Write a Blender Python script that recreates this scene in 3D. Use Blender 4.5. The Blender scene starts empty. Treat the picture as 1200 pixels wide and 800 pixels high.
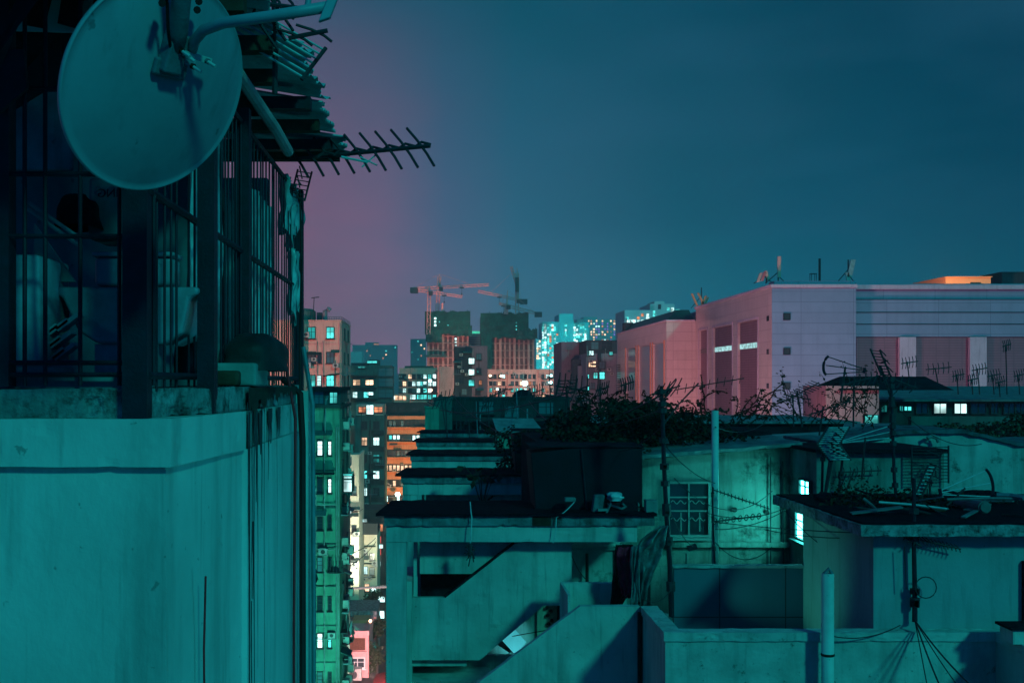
import bpy, bmesh, math, random
from mathutils import Vector, Matrix, noise
R = random.Random(7)
F, VX, VY, CZ = 1300.0, 518.0, 447.0, 32.0
def W(px, py, Y):
    return Vector(((px-VX)*Y/F, Y, CZ+(VY-py)*Y/F))
def XX(px, Y): return (px-VX)*Y/F
def ZZ(py, Y): return CZ+(VY-py)*Y/F
scene = bpy.context.scene
COL = scene.collection

# ------------------------------------------------------------------ materials
def new_mat(name):
    m = bpy.data.materials.new(name); m.use_nodes = True
    nt = m.node_tree; b = nt.nodes['Principled BSDF']
    return m, nt, b
def N(nt, t, **kw):
    n = nt.nodes.new(t)
    for k, v in kw.items(): setattr(n, k, v)
    return n
def noise_fac(nt, scale, vecscale=(1,1,1), detail=5, lo=.4, hi=.6, rough=.6):
    g = N(nt, 'ShaderNodeNewGeometry'); mp = N(nt, 'ShaderNodeMapping')
    mp.inputs['Scale'].default_value = vecscale
    nt.links.new(g.outputs['Position'], mp.inputs['Vector'])
    n = N(nt, 'ShaderNodeTexNoise'); n.inputs['Scale'].default_value = scale
    n.inputs['Detail'].default_value = detail; n.inputs['Roughness'].default_value = rough
    nt.links.new(mp.outputs[0], n.inputs['Vector'])
    r = N(nt, 'ShaderNodeMapRange'); r.inputs['From Min'].default_value = lo; r.inputs['From Max'].default_value = hi
    nt.links.new(n.outputs['Fac'], r.inputs['Value'])
    return n, r.outputs['Result']
def mix(nt, fac, a, b):
    m = N(nt, 'ShaderNodeMix', data_type='RGBA')
    if isinstance(fac, float): m.inputs[0].default_value = fac
    else: nt.links.new(fac, m.inputs[0])
    for i, v in ((6, a), (7, b)):
        if isinstance(v, tuple): m.inputs[i].default_value = (*v, 1)
        else: nt.links.new(v, m.inputs[i])
    return m.outputs[2]
def mul(nt, a, k):
    m = N(nt, 'ShaderNodeMath', operation='MULTIPLY'); nt.links.new(a, m.inputs[0]); m.inputs[1].default_value = k
    return m.outputs[0]
def mat(name, c, rough=.85, s=2.0, var=.35, streak=0.0, dark=0.0, metal=0.0, bump=.25, spec=.2, darkc=None, ds=1.1, bs=None):
    """mottled paint/concrete: fine mottling, rain streaks with their own shape, dark mildew patches"""
    m, nt, b = new_mat(name)
    c2 = tuple(x*(1-var) for x in c)
    n, f = noise_fac(nt, s, lo=.35, hi=.65)
    col = mix(nt, f, c, c2)
    if streak:
        _, f2 = noise_fac(nt, 3.5, (1, 1, .12), lo=.5, hi=.68)
        col = mix(nt, mul(nt, f2, streak), col, tuple(x*.28 for x in c))
        _, f5 = noise_fac(nt, 11, (1, 1, .06), lo=.6, hi=.7, detail=3)
        col = mix(nt, mul(nt, f5, streak*.7), col, tuple(x*.25 for x in c))
        _, f6 = noise_fac(nt, 13, (1, 1, 1), lo=.68, hi=.73, detail=3)
        col = mix(nt, mul(nt, f6, .55), col, tuple(x*.2 for x in c))
    if dark:
        _, f3 = noise_fac(nt, ds, lo=.62-dark*.2, hi=.7-dark*.1, detail=9, rough=.72)
        col = mix(nt, mul(nt, f3, .9), col, darkc or (.02, .024, .022))
    nt.links.new(col, b.inputs['Base Color'])
    b.inputs['Roughness'].default_value = rough; b.inputs['Metallic'].default_value = metal
    b.inputs['Specular IOR Level'].default_value = spec
    if bump:
        n3, f4 = noise_fac(nt, bs or s*6, lo=0, hi=1)
        bp = N(nt, 'ShaderNodeBump'); bp.inputs['Strength'].default_value = bump; bp.inputs['Distance'].default_value = .02
        nt.links.new(f4, bp.inputs['Height']); nt.links.new(bp.outputs[0], b.inputs['Normal'])
    return m
def banded(name, c, cj, w, h, rough=.6, mortar=.02, face='Y', bumpy=0):
    """panels or tiles: joints of a second colour on a grid"""
    m, nt, b = new_mat(name)
    g = N(nt, 'ShaderNodeNewGeometry'); sp = N(nt, 'ShaderNodeSeparateXYZ'); cb = N(nt, 'ShaderNodeCombineXYZ')
    nt.links.new(g.outputs['Position'], sp.inputs[0])
    ad = N(nt, 'ShaderNodeMath', operation='ADD'); nt.links.new(sp.outputs['X'], ad.inputs[0]); nt.links.new(sp.outputs['Y'], ad.inputs[1])
    nt.links.new(ad.outputs[0], cb.inputs[0]); nt.links.new(sp.outputs['Z'], cb.inputs[1])
    br = N(nt, 'ShaderNodeTexBrick'); br.offset = 0
    br.inputs['Scale'].default_value = 1; br.inputs['Brick Width'].default_value = w; br.inputs['Row Height'].default_value = h
    br.inputs['Mortar Size'].default_value = mortar; br.inputs['Mortar Smooth'].default_value = .1
    br.inputs['Color1'].default_value = (*c, 1); br.inputs['Color2'].default_value = (*[x*.9 for x in c], 1); br.inputs['Mortar'].default_value = (*cj, 1)
    nt.links.new(cb.outputs[0], br.inputs['Vector'])
    _, f = noise_fac(nt, .5, lo=.3, hi=.7)
    _, f2 = noise_fac(nt, 1.5, (1, 1, .1), lo=.5, hi=.75)
    col = mix(nt, mul(nt, f, .25), br.outputs['Color'], tuple(x*.4 for x in c))
    col = mix(nt, mul(nt, f2, .25), col, tuple(x*.4 for x in c))
    nt.links.new(col, b.inputs['Base Color']); b.inputs['Roughness'].default_value = rough
    b.inputs['Specular IOR Level'].default_value = .3
    return m
def emit(name, c, strength, var=.6, scale=1.2, samp='AUTO'):
    """a lit window or lamp: uneven light from the curtains and fittings behind it"""
    m, nt, b = new_mat(name)
    nt.nodes.remove(b); out = nt.nodes['Material Output']
    e = N(nt, 'ShaderNodeEmission'); e.inputs['Color'].default_value = (*c, 1)
    _, f = noise_fac(nt, scale, lo=.35, hi=.62, detail=2)
    mr = N(nt, 'ShaderNodeMapRange'); mr.inputs['To Min'].default_value = strength*(1-var); mr.inputs['To Max'].default_value = strength
    nt.links.new(f, mr.inputs['Value'])
    nt.links.new(mr.outputs[0], e.inputs['Strength']); nt.links.new(e.outputs[0], out.inputs['Surface']); m.cycles.emission_sampling = samp
    return m
def glassy(name, c, rough=.15):
    m, nt, b = new_mat(name)
    b.inputs['Base Color'].default_value = (*c, 1); b.inputs['Roughness'].default_value = rough; b.inputs['Specular IOR Level'].default_value = .8
    return m

M = {}
M['wall_teal'] = mat('render_pale', (.50, .53, .50), s=.55, var=.3, streak=.42, dark=.0, bump=.3, bs=14)
M['wall_stair'] = mat('render_stair', (.46, .50, .46), s=.8, var=.3, streak=.5, dark=.0, bump=.4, bs=14)
M['wall_stain'] = mat('render_stained', (.46, .49, .46), s=.9, var=.4, streak=.55, dark=.25, bump=.5, bs=12)
M['parapet'] = mat('render_parapet', (.45, .5, .47), s=1.6, var=.35, streak=.35, dark=.16, bump=.5, bs=16, ds=4)
M['mildew'] = mat('mildewed_concrete', (.30, .34, .34), s=5, var=.6, streak=.7, dark=.62, bump=.9, ds=6, darkc=(.012,.014,.014))
M['stainmat'] = mat('water_stain', (.035, .05, .06), s=4, var=.5, streak=.6, bump=.2)
M['fascia'] = mat('fascia_concrete', (.20, .25, .27), s=3, var=.6, streak=.85, dark=.38, bump=.6, ds=3.2)
M['tar'] = mat('tar', (.007, .007, .014), rough=.95, s=3, var=.5, bump=.6, spec=.05)
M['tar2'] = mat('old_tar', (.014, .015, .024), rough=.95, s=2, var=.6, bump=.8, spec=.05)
M['black'] = mat('black_steel', (.012, .012, .026), rough=.6, s=9, var=.5, bump=.2, spec=.3)
M['tank'] = mat('black_tank', (.008, .009, .018), rough=.7, s=2, var=.4, bump=.3, spec=.15)
M['rust'] = mat('rusty_steel', (.05, .022, .015), rough=.8, s=8, var=.6, bump=.4)
M['rod'] = mat('aluminium_rod', (.5, .56, .56), rough=.5, metal=.0, s=8, var=.3, bump=0)
M['roddark'] = mat('grimy_rod', (.03, .04, .048), rough=.6, s=8, var=.4, bump=0)
M['galv'] = mat('galvanised', (.16, .21, .24), rough=.5, metal=.2, s=6, var=.3)
M['dish'] = mat('dish_paint', (.26, .33, .38), rough=.45, s=1.6, var=.2, streak=.3, bump=.1, spec=.35)
M['pvc'] = mat('pale_pvc', (.5, .6, .56), rough=.5, s=3, var=.2, streak=.3, bump=.1)
M['darkpipe'] = mat('dark_pipe', (.015, .012, .012), rough=.6, s=3, var=.4)
M['redcable'] = mat('red_cable', (.6, .02, .03), rough=.6, s=8, var=.3)
M['tin'] = mat('tin_sheet', (.17, .21, .21), rough=.55, metal=.1, s=2, var=.45, streak=.4, bump=.3)
M['tinlit'] = mat('tin_sheet_pale', (.22, .28, .27), rough=.7, s=2, var=.35, streak=.4, bump=.3)
M['tinroof'] = mat('tin_roof_sheet', (.52, .56, .56), rough=.6, s=2.5, var=.4, streak=.5, bump=.3)
M['stain_dim'] = mat('old_streaked_render', (.24, .30, .27), s=1.0, var=.5, streak=.75, dark=.42, bump=.6, bs=12, ds=1.3)
M['room_wall'] = mat('room_render', (.30, .33, .34), s=.9, var=.18, streak=.35, bump=.35, bs=14)
M['wood'] = mat('weathered_wood', (.10, .045, .03), s=6, var=.5)
M['plastic'] = mat('plastic_sheet', (.42, .52, .52), rough=.35, s=5, var=.55, bump=.9, bs=6, spec=.5)
M['oldsheet'] = mat('grimy_sheeting', (.13, .18, .19), rough=.4, s=5, var=.7, bump=1, bs=7, spec=.4, streak=.6)
M['whitegoods'] = mat('enamel', (.52, .58, .6), rough=.35, s=2, var=.25, spec=.5, bump=.05)
M['storedgoods'] = mat('grimy_enamel', (.26, .30, .34), rough=.5, s=3, var=.5, spec=.4, bump=.1, streak=.4)  # streaky enamel, base darkened to stand for shade inside the cage
M['board'] = mat('grey_board', (.16, .2, .21), s=2, var=.4, streak=.3)
M['bag'] = mat('dark_tarp', (.02, .024, .026), rough=.6, s=3, var=.5, bump=.9, bs=5)
M['redcloth'] = mat('dark_red_cloth', (.95, .02, .06), rough=.95, s=7, var=.5, bump=.8)
M['blackcloth'] = mat('black_cloth', (.006, .006, .008), rough=.95, s=7, var=.5, bump=.8)
M['stripe'] = mat('red_awning', (.14, .012, .014), s=3, var=.4)
M['tile'] = banded('wall_tile', (.08, .15, .2), (.02, .03, .035), 1.28, .98, rough=.5, mortar=.012)
M['leaf'] = mat('leaf', (.03, .055, .022), rough=.6, s=6, var=.6, bump=0, spec=.3)
M['leafd'] = mat('leaf_dark', (.012, .025, .012), rough=.7, s=6, var=.6, bump=0, spec=.2)
M['bark'] = mat('bark', (.03, .026, .02), s=8, var=.4)
M['green_wall'] = mat('green_wall', (.10, .30, .22), s=.6, var=.3, streak=.6, bump=.3)
M['dkgreen'] = mat('dark_green_wall', (.05, .14, .13), s=.4, var=.4, streak=.7)
M['dkwall'] = mat('dark_wall', (.035, .05, .055), s=.5, var=.5, streak=.6, dark=.3)
M['salmon'] = mat('salmon_wall', (.62, .36, .30), s=.35, var=.18, streak=.35)
M['cream'] = mat('cream_wall', (.60, .58, .45), s=.5, var=.25, streak=.4)
M['orange'] = mat('orange_wall', (.58, .25, .13), s=.4, var=.2, streak=.3)
M['pinkwall'] = mat('pink_wall', (.62, .32, .32), s=.6, var=.25, streak=.4)
M['greyblock'] = mat('grey_block', (.20, .20, .24), s=.2, var=.2, streak=.4)
M['purpleblock'] = mat('purple_block', (.20, .13, .17), s=.2, var=.3, streak=.4)
M['navy'] = mat('dark_block', (.03, .05, .07), s=.3, var=.5, streak=.5)
M['whitetower'] = mat('white_tower', (.45, .5, .5), s=.2, var=.2)
M['tealtower'] = mat('teal_tower', (.12, .48, .52), s=.1, var=.2)
M['farblock'] = mat('far_block', (.12, .16, .2), s=.1, var=.3)
M['greenpaint'] = mat('green_roof_metal', (.01, .09, .075), rough=.5, s=.4, var=.3)
M['net'] = mat('scaffold_net', (.0015, .10, .075), rough=.9, s=.35, var=.6, streak=.7, dark=.3, bump=.9, bs=1.0)
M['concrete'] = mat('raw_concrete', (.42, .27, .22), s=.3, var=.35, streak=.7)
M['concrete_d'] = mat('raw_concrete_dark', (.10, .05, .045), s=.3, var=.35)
M['crane'] = mat('crane_paint', (.9, .42, .38), rough=.5, s=1, var=.3, bump=0)
M['crane_d'] = mat('crane_dark', (.04, .06, .07), rough=.5, s=1, var=.3, bump=0)
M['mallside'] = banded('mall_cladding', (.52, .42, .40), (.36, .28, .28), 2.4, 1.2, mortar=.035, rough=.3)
M['mallfront'] = banded('mall_cladding_front', (.22, .27, .38), (.12, .15, .22), 5.2, 1.05, mortar=.03, rough=.5)  # same cladding, made darker and bluer for the face away from the glow
M['mallbay'] = banded('mall_bay_grille', (.24, .12, .16), (.15, .08, .11), 1.3, .26, mortar=.045, rough=.6)
M['mallcol'] = mat('mall_column', (.50, .42, .48), s=.6, var=.15, streak=.3)
M['asphalt'] = mat('asphalt', (.05, .05, .05), s=.6, var=.3)
M['paving'] = mat('paving', (.16, .16, .15), s=.6, var=.3)
M['hill'] = mat('hillside', (.02, .04, .03), s=.05, var=.5)
M['lane'] = mat('lane_marking', (.7, .7, .66), s=2, var=.3)
M['frame_pale'] = mat('window_frame_pale', (.18, .23, .22), rough=.5, s=5, var=.2, bump=0)
M['frame_dark'] = mat('window_frame_dark', (.03, .04, .045), rough=.5, s=5, var=.2, bump=0)
M['acbody'] = mat('ac_casing', (.38, .40, .38), rough=.5, s=3, var=.3)
M['glass'] = glassy('window_glass', (.01, .025, .035))
M['glass_teal'] = glassy('window_glass_teal', (.06, .15, .17), .25)
M['bayglass'] = glassy('bay_glass', (.16, .22, .26), .2)
M['e_white'] = emit('lit_white', (.62, 1.0, .98), 2.61, .85, .45)
M['e_cyan'] = emit('lit_cyan', (.10, .85, .80), 1.89, .85, .45)
M['e_teal'] = emit('lit_teal', (.03, .45, .43), 0.87, .85, .45)
M['e_warm'] = emit('lit_warm', (1.0, .62, .38), 2.75, .85, .45)
M['e_amber'] = emit('lit_amber', (1.0, .34, .16), 1.30, .85, .45)
M['e_violet'] = emit('lit_violet', (.35, .22, .95), .8, .5, .9)
M['e_green'] = emit('lit_green', (.08, .9, .55), .9, .3, .3)
M['e_strip'] = emit('lit_strip', (.50, .9, .92), 1.0, .6, 2.0)
M['e_lamp'] = emit('lamp_glow', (.45, 1.0, 1.0), 9, 0, 1)
M['e_lampw'] = emit('lamp_glow_warm', (1.0, .66, .40), 6, 0, 1)
M['e_red'] = emit('lit_red', (1, .08, .08), 1.2, .3, 1)
M['e_hall'] = emit('lit_fluorescent', (.07, 1.0, .90), 26, .35, 1.6, 'FRONT_BACK')

# ------------------------------------------------------------------ mesh builder
class MB:
    def __init__(s): s.v = []; s.f = []
    def box(s, x0, x1, y0, y1, z0, z1):
        n = len(s.v)
        s.v += [(x0,y0,z0),(x1,y0,z0),(x1,y1,z0),(x0,y1,z0),(x0,y0,z1),(x1,y0,z1),(x1,y1,z1),(x0,y1,z1)]
        s.f += [tuple(n+i for i in q) for q in ((0,3,2,1),(4,5,6,7),(0,1,5,4),(1,2,6,5),(2,3,7,6),(3,0,4,7))]
        return s
    def obox(s, c, ax, ay, az, hx, hy, hz):
        n = len(s.v); c = Vector(c)
        for sx, sy, sz in ((-1,-1,-1),(1,-1,-1),(1,1,-1),(-1,1,-1),(-1,-1,1),(1,-1,1),(1,1,1),(-1,1,1)):
            s.v.append(tuple(c+ax*hx*sx+ay*hy*sy+az*hz*sz))
        s.f += [tuple(n+i for i in q) for q in ((0,3,2,1),(4,5,6,7),(0,1,5,4),(1,2,6,5),(2,3,7,6),(3,0,4,7))]
        return s
    def prism(s, pts, y0, y1):          # outline in XZ, extruded along Y
        n = len(s.v); k = len(pts)
        s.v += [(p[0], y0, p[1]) for p in pts]+[(p[0], y1, p[1]) for p in pts]
        s.f.append(tuple(n+i for i in range(k))); s.f.append(tuple(n+k+i for i in reversed(range(k))))
        for i in range(k): s.f.append((n+i, n+k+i, n+k+(i+1)%k, n+(i+1)%k))
        return s
    def plan(s, pts, z0, z1):           # outline in XY, extruded along Z
        n = len(s.v); k = len(pts)
        s.v += [(p[0], p[1], z0) for p in pts]+[(p[0], p[1], z1) for p in pts]
        s.f.append(tuple(n+i for i in reversed(range(k)))); s.f.append(tuple(n+k+i for i in range(k)))
        for i in range(k): s.f.append((n+i, n+(i+1)%k, n+k+(i+1)%k, n+k+i))
        return s
    def quad(s, a, b, c, d, t=.02):     # a thin slab through four points
        a, b, c, d = map(Vector, (a, b, c, d)); nn = (b-a).cross(d-a).normalized()*t
        n = len(s.v)
        s.v += [tuple(p) for p in (a, b, c, d)]+[tuple(p+nn) for p in (a, b, c, d)]
        s.f += [tuple(n+i for i in q) for q in ((0,3,2,1),(4,5,6,7),(0,1,5,4),(1,2,6,5),(2,3,7,6),(3,0,4,7))]
        return s
    def tube(s, pts, r, n=6, r2=None):
        pts = [Vector(p) for p in pts]; k = len(pts); base = len(s.v)
        for i, p in enumerate(pts):
            t = (pts[min(i+1, k-1)]-pts[max(i-1, 0)]).normalized()
            up = Vector((0,0,1)) if abs(t.z) < .9 else Vector((1,0,0))
            a = t.cross(up).normalized(); b = t.cross(a).normalized()
            rr = r if r2 is None else r+(r2-r)*i/(k-1)
            for j in range(n):
                an = 2*math.pi*j/n; s.v.append(tuple(p+a*math.cos(an)*rr+b*math.sin(an)*rr))
        for i in range(k-1):
            for j in range(n):
                s.f.append((base+i*n+j, base+i*n+(j+1)%n, base+(i+1)*n+(j+1)%n, base+(i+1)*n+j))
        s.f.append(tuple(base+j for j in reversed(range(n)))); s.f.append(tuple(base+(k-1)*n+j for j in range(n)))
        return s
    def lathe(s, prof, c, n=24, ax=None):   # prof: (radius, height) along axis ax at c
        ax = (ax or Vector((0,0,1))).normalized(); c = Vector(c)
        up = Vector((0,0,1)) if abs(ax.z) < .9 else Vector((1,0,0))
        a = ax.cross(up).normalized(); b = ax.cross(a).normalized(); base = len(s.v)
        for r, h in prof:
            for j in range(n):
                an = 2*math.pi*j/n; s.v.append(tuple(c+ax*h+a*math.cos(an)*r+b*math.sin(an)*r))
        for i in range(len(prof)-1):
            for j in range(n):
                s.f.append((base+i*n+j, base+i*n+(j+1)%n, base+(i+1)*n+(j+1)%n, base+(i+1)*n+j))
        s.f.append(tuple(base+j for j in reversed(range(n)))); s.f.append(tuple(base+(len(prof)-1)*n+j for j in range(n)))
        return s
    def leaves(s, n, cx, cy, cz, rx, ry, rz, size, thick=None):
        for _ in range(n):
            while True:
                p = Vector((R.uniform(-1,1), R.uniform(-1,1), R.uniform(-1,1)))
                if p.length < 1: break
            q = Vector((cx+p.x*rx, cy+p.y*ry, cz+p.z*rz))
            if noise.noise(q*(1.3/max(.3, size*6))) < -.12: continue
            s.leaf(q, size*R.uniform(.6, 1.3))
        return s
    def leaf(s, q, sz):
        d = Vector((R.uniform(-1,1), R.uniform(-1,1), R.uniform(-.8,.5))).normalized()
        e = d.cross(Vector((R.uniform(-1,1), R.uniform(-1,1), R.uniform(-1,1)))).normalized()
        n = len(s.v)
        s.v += [tuple(q), tuple(q+d*sz*.5+e*sz*.3), tuple(q+d*sz), tuple(q+d*sz*.5-e*sz*.3)]
        s.f.append((n, n+1, n+2, n+3))
    def build(s, name, m, parent=None, base=None, smooth=False):
        off = Vector(base) if base is not None else (ROOT.get(parent.name, Vector((0,0,0))) if parent else Vector((0,0,0)))
        me = bpy.data.meshes.new(name); me.from_pydata([tuple(Vector(v)-off) for v in s.v], [], s.f); me.update()
        if smooth:
            for p in me.polygons: p.use_smooth = True
        o = bpy.data.objects.new(name, me); COL.objects.link(o); me.materials.append(M[m] if isinstance(m, str) else m)
        if parent: o.parent = parent
        else: o.location = off
        ROOT[o.name] = off
        return o
ROOT = {}
def tag(o, label, cat=None, group=None, kind=None):
    if label: o['label'] = label
    if cat: o['category'] = cat
    if group: o['group'] = group
    if kind: o['kind'] = kind
    return o
def thing(name, label, cat, base=(0,0,0), group=None):
    o = bpy.data.objects.new(name, None); COL.objects.link(o); o.location = base
    o.empty_display_size = .3
    ROOT[o.name] = Vector(base)
    return tag(o, label, cat, group)
def single(mb, name, m, base, label, cat, group=None, smooth=False):
    return tag(mb.build(name, m, None, base, smooth), label, cat, group)
def struct(mb, name, m, base=(0,0,0)):
    return tag(mb.build(name, m, None, base), None, None, None, 'structure')
def copy_tree(o, parent=None):
    c = o.copy(); COL.objects.link(c); ROOT[c.name] = ROOT[o.name]
    if parent: c.parent = parent
    for ch in o.children: copy_tree(ch, c)
    return c
def beveled(o, w=.02, seg=2):
    b = o.modifiers.new('bevel', 'BEVEL'); b.width = w; b.segments = seg; b.limit_method = 'ANGLE'
    return o
def part(mb, name, m, parent, smooth=False): return mb.build(name, m, parent, None, smooth)
def sag(a, b, d, n=10, r=random.Random(3)):
    a, b = Vector(a), Vector(b)
    return [a.lerp(b, i/n)-Vector((0,0,1))*d*4*(i/n)*(1-i/n) for i in range(n+1)]

# ------------------------------------------------------------------ windows
CACHE = {}
FACEROT = {'F': 0, 'R': math.pi/2, 'L': -math.pi/2}
def cached(key, fn, m):
    if key not in CACHE:
        mb = MB(); fn(mb); me = bpy.data.meshes.new(key[0]); me.from_pydata(mb.v, [], mb.f); me.update(); me.materials.append(M[m]); CACHE[key] = me
    return CACHE[key]
def window(root, x, y, z, w, h, pane, face='F', frame='frame_dark', far=False, mull=(1, 1), sill=True, t=.06, name='window'):
    """x,y,z = world centre of the window on the wall face"""
    loc = Vector((x, y, z))-ROOT[root.name]
    if far:
        me = cached(('window', round(w,2), round(h,2), pane), lambda b: b.box(-w/2, w/2, -.12, .1, -h/2, h/2), pane)
        o = bpy.data.objects.new(name, me); COL.objects.link(o); o.parent = root; o.location = loc; o.rotation_euler.z = FACEROT[face]
        return o
    def fr(b):
        b.box(-w/2-t, -w/2, -.07, .05, -h/2-t, h/2+t).box(w/2, w/2+t, -.07, .05, -h/2-t, h/2+t)
        b.box(-w/2, w/2, -.07, .05, h/2, h/2+t).box(-w/2, w/2, -.07, .05, -h/2-t, -h/2)
        for i in range(1, mull[0]+1):
            c = -w/2+w*i/(mull[0]+1); b.box(c-t*.35, c+t*.35, -.055, .04, -h/2, h/2)
        for i in range(1, mull[1]+1):
            c = h/2-h*i/(mull[1]+1)*.8; b.box(-w/2, w/2, -.05, .035, c-t*.3, c+t*.3)
        if sill: b.box(-w/2-t*2, w/2+t*2, -.2, .05, -h/2-t*2.2, -h/2-t*1.01)
    me = cached(('window_frame', round(w,2), round(h,2), frame, mull, sill, t), fr, frame)
    o = bpy.data.objects.new(name, me); COL.objects.link(o); o.parent = root; o.location = loc; o.rotation_euler.z = FACEROT[face]
    ROOT[o.name] = ROOT[root.name]
    mp = cached(('pane', round(w,2), round(h,2), pane), lambda b: b.box(-w/2, w/2, -.02, .02, -h/2, h/2), pane)
    p = bpy.data.objects.new('pane', mp); COL.objects.link(p); p.parent = o
    return o
def ac_unit(root, x, y, z, face='F', s=1.0):
    def f(b):
        b.box(-.4*s, .4*s, -.5*s, 0, -.28*s, .28*s)
        b.box(-.45*s, .45*s, -.55*s, .0, -.34*s, -.30*s)
    me = cached(('ac_unit', s), f, 'acbody')
    o = bpy.data.objects.new('air_conditioner', me); COL.objects.link(o); o.parent = root; o.location = Vector((x, y, z))-ROOT[root.name]; o.rotation_euler.z = FACEROT[face]
    def g(b): b.lathe([(.2*s, 0), (.2*s, .02)], (0, -.525*s, 0), 12, Vector((0,1,0)))
    me = cached(('fan', s), g, 'frame_dark')
    p = bpy.data.objects.new('fan_grille', me); COL.objects.link(p); p.parent = o
    return o
def pick(lit, ms=('e_white','e_cyan','e_teal','e_warm'), off=('glass','glass','glass_teal')):
    return R.choice(ms) if R.random() < lit else R.choice(off)

def spot(name, loc, target, watts, col, ang=60, r=.5, blend=.8):
    l = bpy.data.lights.new(name, 'SPOT'); o = bpy.data.objects.new(name, l); COL.objects.link(o)
    l.energy = watts; l.color = col; l.spot_size = math.radians(ang); l.spot_blend = blend; l.shadow_soft_size = r
    o.location = loc; o.rotation_euler = (Vector(target)-Vector(loc)).to_track_quat('-Z', 'Y').to_euler(); return o
# ================================================================== SETTING
struct(MB().box(-1600, 1600, -200, 1650, -.3, 0), 'ground', 'paving')
struct(MB().box(-9.5, -1.6, -60, 900, .004, .008), 'road', 'asphalt')
k = MB()
for i in range(60): k.box(-5.6, -5.45, i*14, i*14+5, .012, .015)
struct(k, 'road_markings', 'lane')
struct(MB().box(-1.6, -1.25, -60, 640, 0, .14), 'pavement', 'paving')
# ================================================================== LEFT HOUSE
XA, XB = XX(200, 5.5), -1.22
hs = thing('roof_house', 'pale plastered flat wall of the caged rooftop, stained below a mildewed parapet', 'building', (XA, 5.5, 0))
zl, zt, zp = CZ-.423, CZ-.185, CZ-.035          # ledge bottom, ledge top, parapet top
part(MB().plan([(-6, 5.56), (XA-.04, 5.56), (XB-.03, 6.92), (XB, 6.95), (XB, 9.5), (-6, 9.5)], 0, zl), 'wall', 'wall_teal', hs)
beveled(part(MB().plan([(-6, 5.50), (XA, 5.50), (XB, 6.90), (-6, 6.90)], zl, zt), 'ledge', 'wall_teal', hs), .012)
part(MB().plan([(-6, 6.905), (XB-.015, 6.905), (XB-.015, 9.5), (-6, 9.5)], zl+.002, zt), 'wall', 'wall_stain', hs)
beveled(part(MB().plan([(-6, 5.62), (XX(170,5.62), 5.62), (XX(255,6.4), 6.35), (XB-.03, 6.98), (XB-.03, 9.47), (-6, 9.47)], zt+.001, zp), 'parapet', 'mildew', hs), .015)
part(MB().box(-6, -1.6, 5.7, 5.9, zp+.001, zp+.06), 'kerb', 'board', hs)
# streaks of mould down the corner
def streak(mb, y, L, w, z=None, x=XB):
    z = zt-.004 if z is None else z; n = 14; b = len(mb.v)
    for i in range(n+1):
        f = i/n; ww = w*(1-f*.75)*(.7+.6*abs(noise.noise(Vector((y*9, f*7, 0))))); c = y+.03*noise.noise(Vector((y*5, f*2.5, 4)))
        mb.v += [(x+.0015, c-ww/2, z-L*f), (x+.0015, c+ww/2, z-L*f)]
    for i in range(n): mb.f.append((b+i*2, b+i*2+1, b+i*2+3, b+i*2+2))
mb = MB()
for y, L, w_ in ((7.02,2.9,.10), (7.12,1.2,.05), (7.2,3.6,.05), (7.34,1.7,.035), (7.5,.8,.05), (7.62,3.9,.022), (7.8,.5,.07), (8.2,1.2,.02), (7.28,.6,.12), (7.45,.3,.16), (7.9,.25,.2), (8.3,.22,.2)): streak(mb, y, L, w_)
for y, z0_, L, w_ in ((7.1, CZ-1.4, 1.3, .05), (7.16, CZ-.9, .5, .09), (7.05, CZ-2.2, .5, .06)): streak(mb, y, L, w_, z0_)
part(mb, 'water_stain', 'stainmat', hs)
mb = MB(); n = 70
for i in range(n+1):
    y = 6.99+2.35*i/n; L = .05+.16*abs(noise.noise(Vector((y*3.1, 2, 0))))+.16*abs(noise.noise(Vector((y*11, 5, 0))))
    for (q, w_) in ((7.15,.2),(7.6,.15)): L += .12*math.exp(-((y-q)/w_)**2)
    mb.v += [(XB+.0017, y, zp-.003), (XB+.0017, y, zp-L*.7)]
for i in range(n): mb.f.append((i*2, i*2+2, i*2+3, i*2+1))
part(mb, 'mould_stain', 'bark', hs)

def roughen(o, cell=.1, amp=.007, chip=.02):
    me = o.data; bm_ = bmesh.new(); bm_.from_mesh(me); bmesh.ops.triangulate(bm_, faces=bm_.faces[:])
    for _ in range(9):
        es = [e for e in bm_.edges if e.calc_length() > cell]
        if not es or len(bm_.verts) > 25000: break
        bmesh.ops.subdivide_edges(bm_, edges=es, cuts=1); bmesh.ops.triangulate(bm_, faces=[f for f in bm_.faces if len(f.verts) > 3])
    c = sum((v.co for v in bm_.verts), Vector())/len(bm_.verts)
    for v in bm_.verts:
        p = v.co+ROOT[o.name]; k_ = noise.noise(p*9); d = noise.noise_vector(p*5)*amp
        if k_ > .38: d -= v.normal*chip*(k_-.38)*2
        v.co += d
    bm_.to_mesh(me); bm_.free(); return o
def bent(pts, r, n=8): return MB().tube(pts, r, n)
single(bent([W(241, 675, 5.95), W(240, 720, 5.98), W(239, 760, 6.0), W(239.5, 830, 6.0)], .006), 'hanging_cable', 'redcable', W(239, 830, 6), 'short dark red cable running down the plain plastered wall by itself', 'cable')
single(bent([(XB+.05, 9.3, 12), (XB+.055, 9.3, 24), (XB+.05, 9.3, CZ-.5), (XB+.03, 9.3, CZ-.1), (XB-.1, 9.2, CZ+.02)], .028), 'drain_pipe', 'darkpipe', (XB+.05, 9.3, 12), 'thick black drainpipe bending over the parapet corner of the caged roof', 'pipe')
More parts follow.
